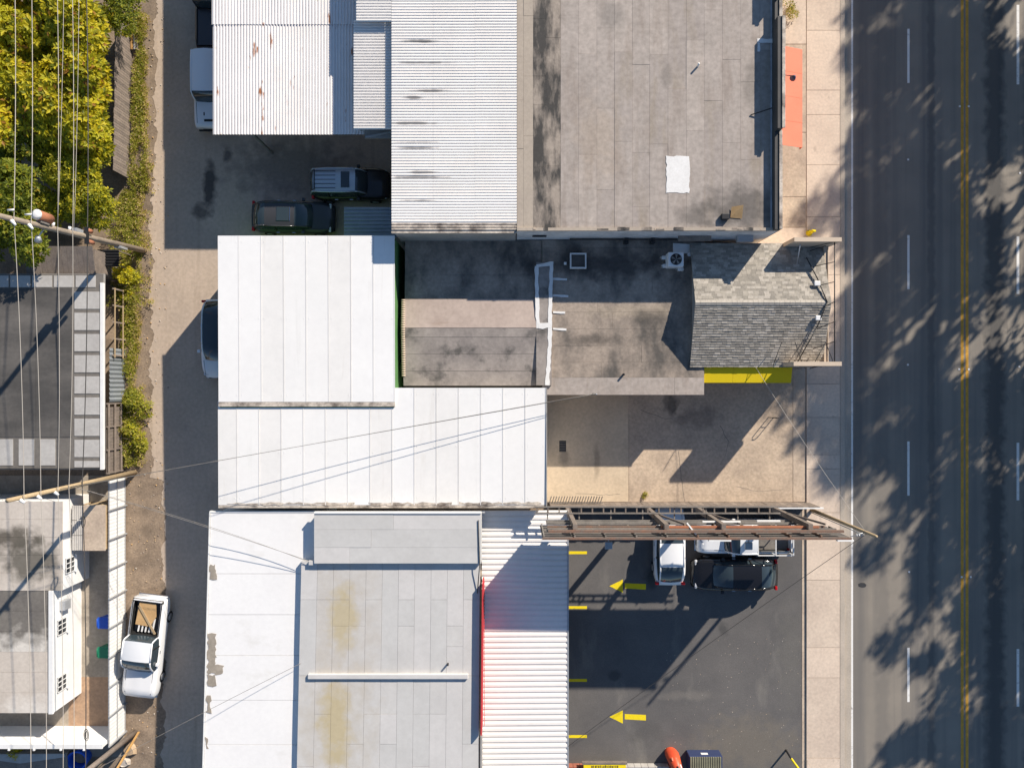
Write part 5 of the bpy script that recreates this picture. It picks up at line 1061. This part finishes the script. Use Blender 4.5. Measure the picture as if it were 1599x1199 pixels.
tree('broadleaf_tree', 'golden small-leaved tree below the large yellow-green one', P(115, 290, 2), clumps(55, 235, 165, 345, 2.2, 3.6, 26, .75), 2.4, .24, .10, 2600, LY[:4] + [LG[0]], (3, 4, 5, 3, 3), nl=7)
tree('broadleaf_tree', 'dark olive tree at the top of the board fence', P(175, 10, 2), clumps(150, -50, 205, 45, 2.0, 3.4, 10, .7), 2.2, .2, .08, 900, LG + [LY[2]], (3, 4, 3, 1, 2), nl=7)
# verge weeds: nobody could count them
random.seed(8)
mb = MB()
for _ in range(6800):
    py = random.uniform(25, 728); y = P(0, py)[1]
    cx = 222 if py < 300 else (206 if py < 470 else (207 if py < 560 else 205))
    hw = 13 if py < 230 else (22 if py < 330 else (34 if py < 480 else (16 if py < 600 else 24)))
    px = random.gauss(cx, hw * .5)
    if abs(px - cx) > hw: continue
    if math.sin(py * .11 + px * .07) + math.sin(py * .037 + 2) + math.sin(px * .31 + py * .02) < random.uniform(-1.9, .1): continue
    g = .5 + .5 * math.sin(py * .045) * math.sin(py * .013 + 1)
    hgt = random.uniform(.05, .55) * (.35 + .65 * g); x = P(px, 0)[0]
    rosette(mb, Vector((x, y, hgt)), Vector((random.uniform(-.4, .4), random.uniform(-.4, .4), 1)), random.randint(4, 6), random.uniform(.09, .2), random.uniform(.04, .075), [0, 0, 0, 1, 1, 2, 3] if px < cx + hw * .55 else [0, 2, 3, 3])
tag(mb.build('weeds', LW, kind='stuff'), 'straggly green and straw weeds along the alley verge', 'weeds')
def bush(label, px, py, h, r, n, mats, wts, ln=.2, wd=.09, cat='bush', name='bush', group=None):
    x, y = P(px, py, h); t = thing(name, label, cat, (x, y, 0), group=group); b = MB()
    for k in range(5): a = k * 1.256; b.tube([(x, y, 0), (x + r*.4*math.cos(a), y + r*.4*math.sin(a), h)], .02, 6, r2=.008)
    b.build('stems', M['bark'], t); mb = MB(); mis = [i for i, w_ in enumerate(wts) for _ in range(w_)]
    lobes = [(x + random.uniform(-.6, .6)*r, y + random.uniform(-.9, .9)*r, random.uniform(.3, .65)*r, random.uniform(.5, 1)) for _ in range(6)]
    for _ in range(n):
        d = rvec(); d.z = abs(d.z); q = random.uniform(.3, 1.1) ** .5; lx, ly, lr, lh = random.choice(lobes)
        rosette(mb, Vector((lx + d.x*lr*q, ly + d.y*lr*q, h*lh*(.35 + d.z*.7*q))), d + Vector((0, 0, .7)), 6, ln, wd, mis)
    mb.build('leaves', mats, t)
bush('bright lime-yellow bush at the corner of the silver roof', 172, 432, 1.6, .75, 130, LY, (6, 3, 1, 0, 0))
bush('low golden green bush beside the lime-yellow one', 192, 440, 1.1, .8, 130, LY[:3] + [LW[0]], (1, 3, 3, 3))
bush('sprawling pale green bush where the weeds end by the tan pole', 200, 690, .9, .9, 150, LW + [LY[1]], (4, 2, 2, 0, 3))
bush('leafy green bush beside the timber frame fence', 205, 640, 1.0, .85, 150, LW + [LY[1]], (4, 4, 1, 0, 1))
bush('small yellow flowers on the planter in the bottom left corner', 14, 1180, 1.2, .35, 60, LY, (5, 1, 0, 0, 0), .14, .08, 'flowers', 'flower_clump')
bush('dry grey-green shrub at the top forecourt corner', 1240, 4, .9, .5, 60, LW, (1, 2, 3, 2), .14, .05)
bush('tiny weed tuft on the driveway edge', 1009, 774, .25, .18, 16, LW, (3, 2, 2, 1), .12, .04, 'weed', 'weed_tuft')
# street trees beyond the road: their crowns shade it
random.seed(21)
def street_tree(x, y, h, r, label, proto=None):
    if proto is None:
        t = thing('street_tree', label, 'tree', (x, y, 0), group='street trees beyond the road'); b = MB()
        b.tube([(x, y, 0), (x + .1, y, 2), (x, y + .1, h*.55)], .28, 10, r2=.16)
        mb = MB()
        for k in range(31):
            d = rvec(); d.z = d.z * .9; q = random.uniform(.45, .95); c = Vector((x + d.x*r*q, y + d.y*r*q, h*.64 + d.z*h*.30*q)); rr = random.uniform(.7, 1.4)
            b.tube([(x, y, h*.45), tuple((Vector((x, y, h*.5)) + c) / 2), tuple(c)], .08, 6, r2=.02)
            for _ in range(200):
                v = rvec(); qq = random.uniform(.3, 1); p = c + Vector((v.x*rr*qq, v.y*rr*qq, v.z*rr*.7*qq)); dd = rvec(); u = dd.cross(rvec()).normalized()
                leaf(mb, p, dd, u, random.choice([.22, .3, .45, .7]), random.choice([.14, .2, .28]), random.randrange(2))
        b.build('trunk', M['bark'], t); mb.build('crown', LS, t); return t
    c = proto.copy(); COL.objects.link(c); c.location = (x, y, 0); c['label'] = label; c.rotation_euler = (0, 0, random.uniform(0, 6)); s = h / 12.0; c.scale = (s * r / 4.3 / s, s * r / 4.3 / s, s)
    for ch in proto.children:
        k = ch.copy(); COL.objects.link(k); k.parent = c
    return c
pr = street_tree(37.2, 9.3, 12.0, 4.3, 'street tree beyond the road level with the shingle shop'); pr.scale = (1.1, 1.1, 1.16)
for x, y, h, r_, lb in ((36.6, 18.6, 17.4, 5.5, 'tallest street tree beyond the road shading the driveway mouth'), (36.8, 31.6, 16.2, 5.2, 'tall street tree beyond the road level with the top of the picture'), (36.8, 25.2, 15.0, 4.8, 'street tree between the two tall ones beyond the road'), (37, 39.5, 15.2, 5.0, 'northernmost street tree beyond the road'), (37.2, 1.6, 12.6, 4.6, 'street tree beyond the road level with the yellow awning'), (37.4, -6.2, 12.4, 4.5, 'street tree beyond the road level with the billboard'), (37.6, -14.0, 11.8, 4.4, 'southernmost street tree beyond the road')):
    street_tree(x, y, h, r_, lb, pr)
for i, (x, y, h, r_) in enumerate(((47, 32, 14, 5), (48, 18, 15, 5.2), (47, 3, 14, 5))):  # unseen back row, added to block sky light over the road
    street_tree(x, y, h, r_, ['rear', 'second rear', 'third rear', 'fourth rear', 'last rear'][i] + ' added sky-blocking tree of the back row counted from the top of the picture', pr)
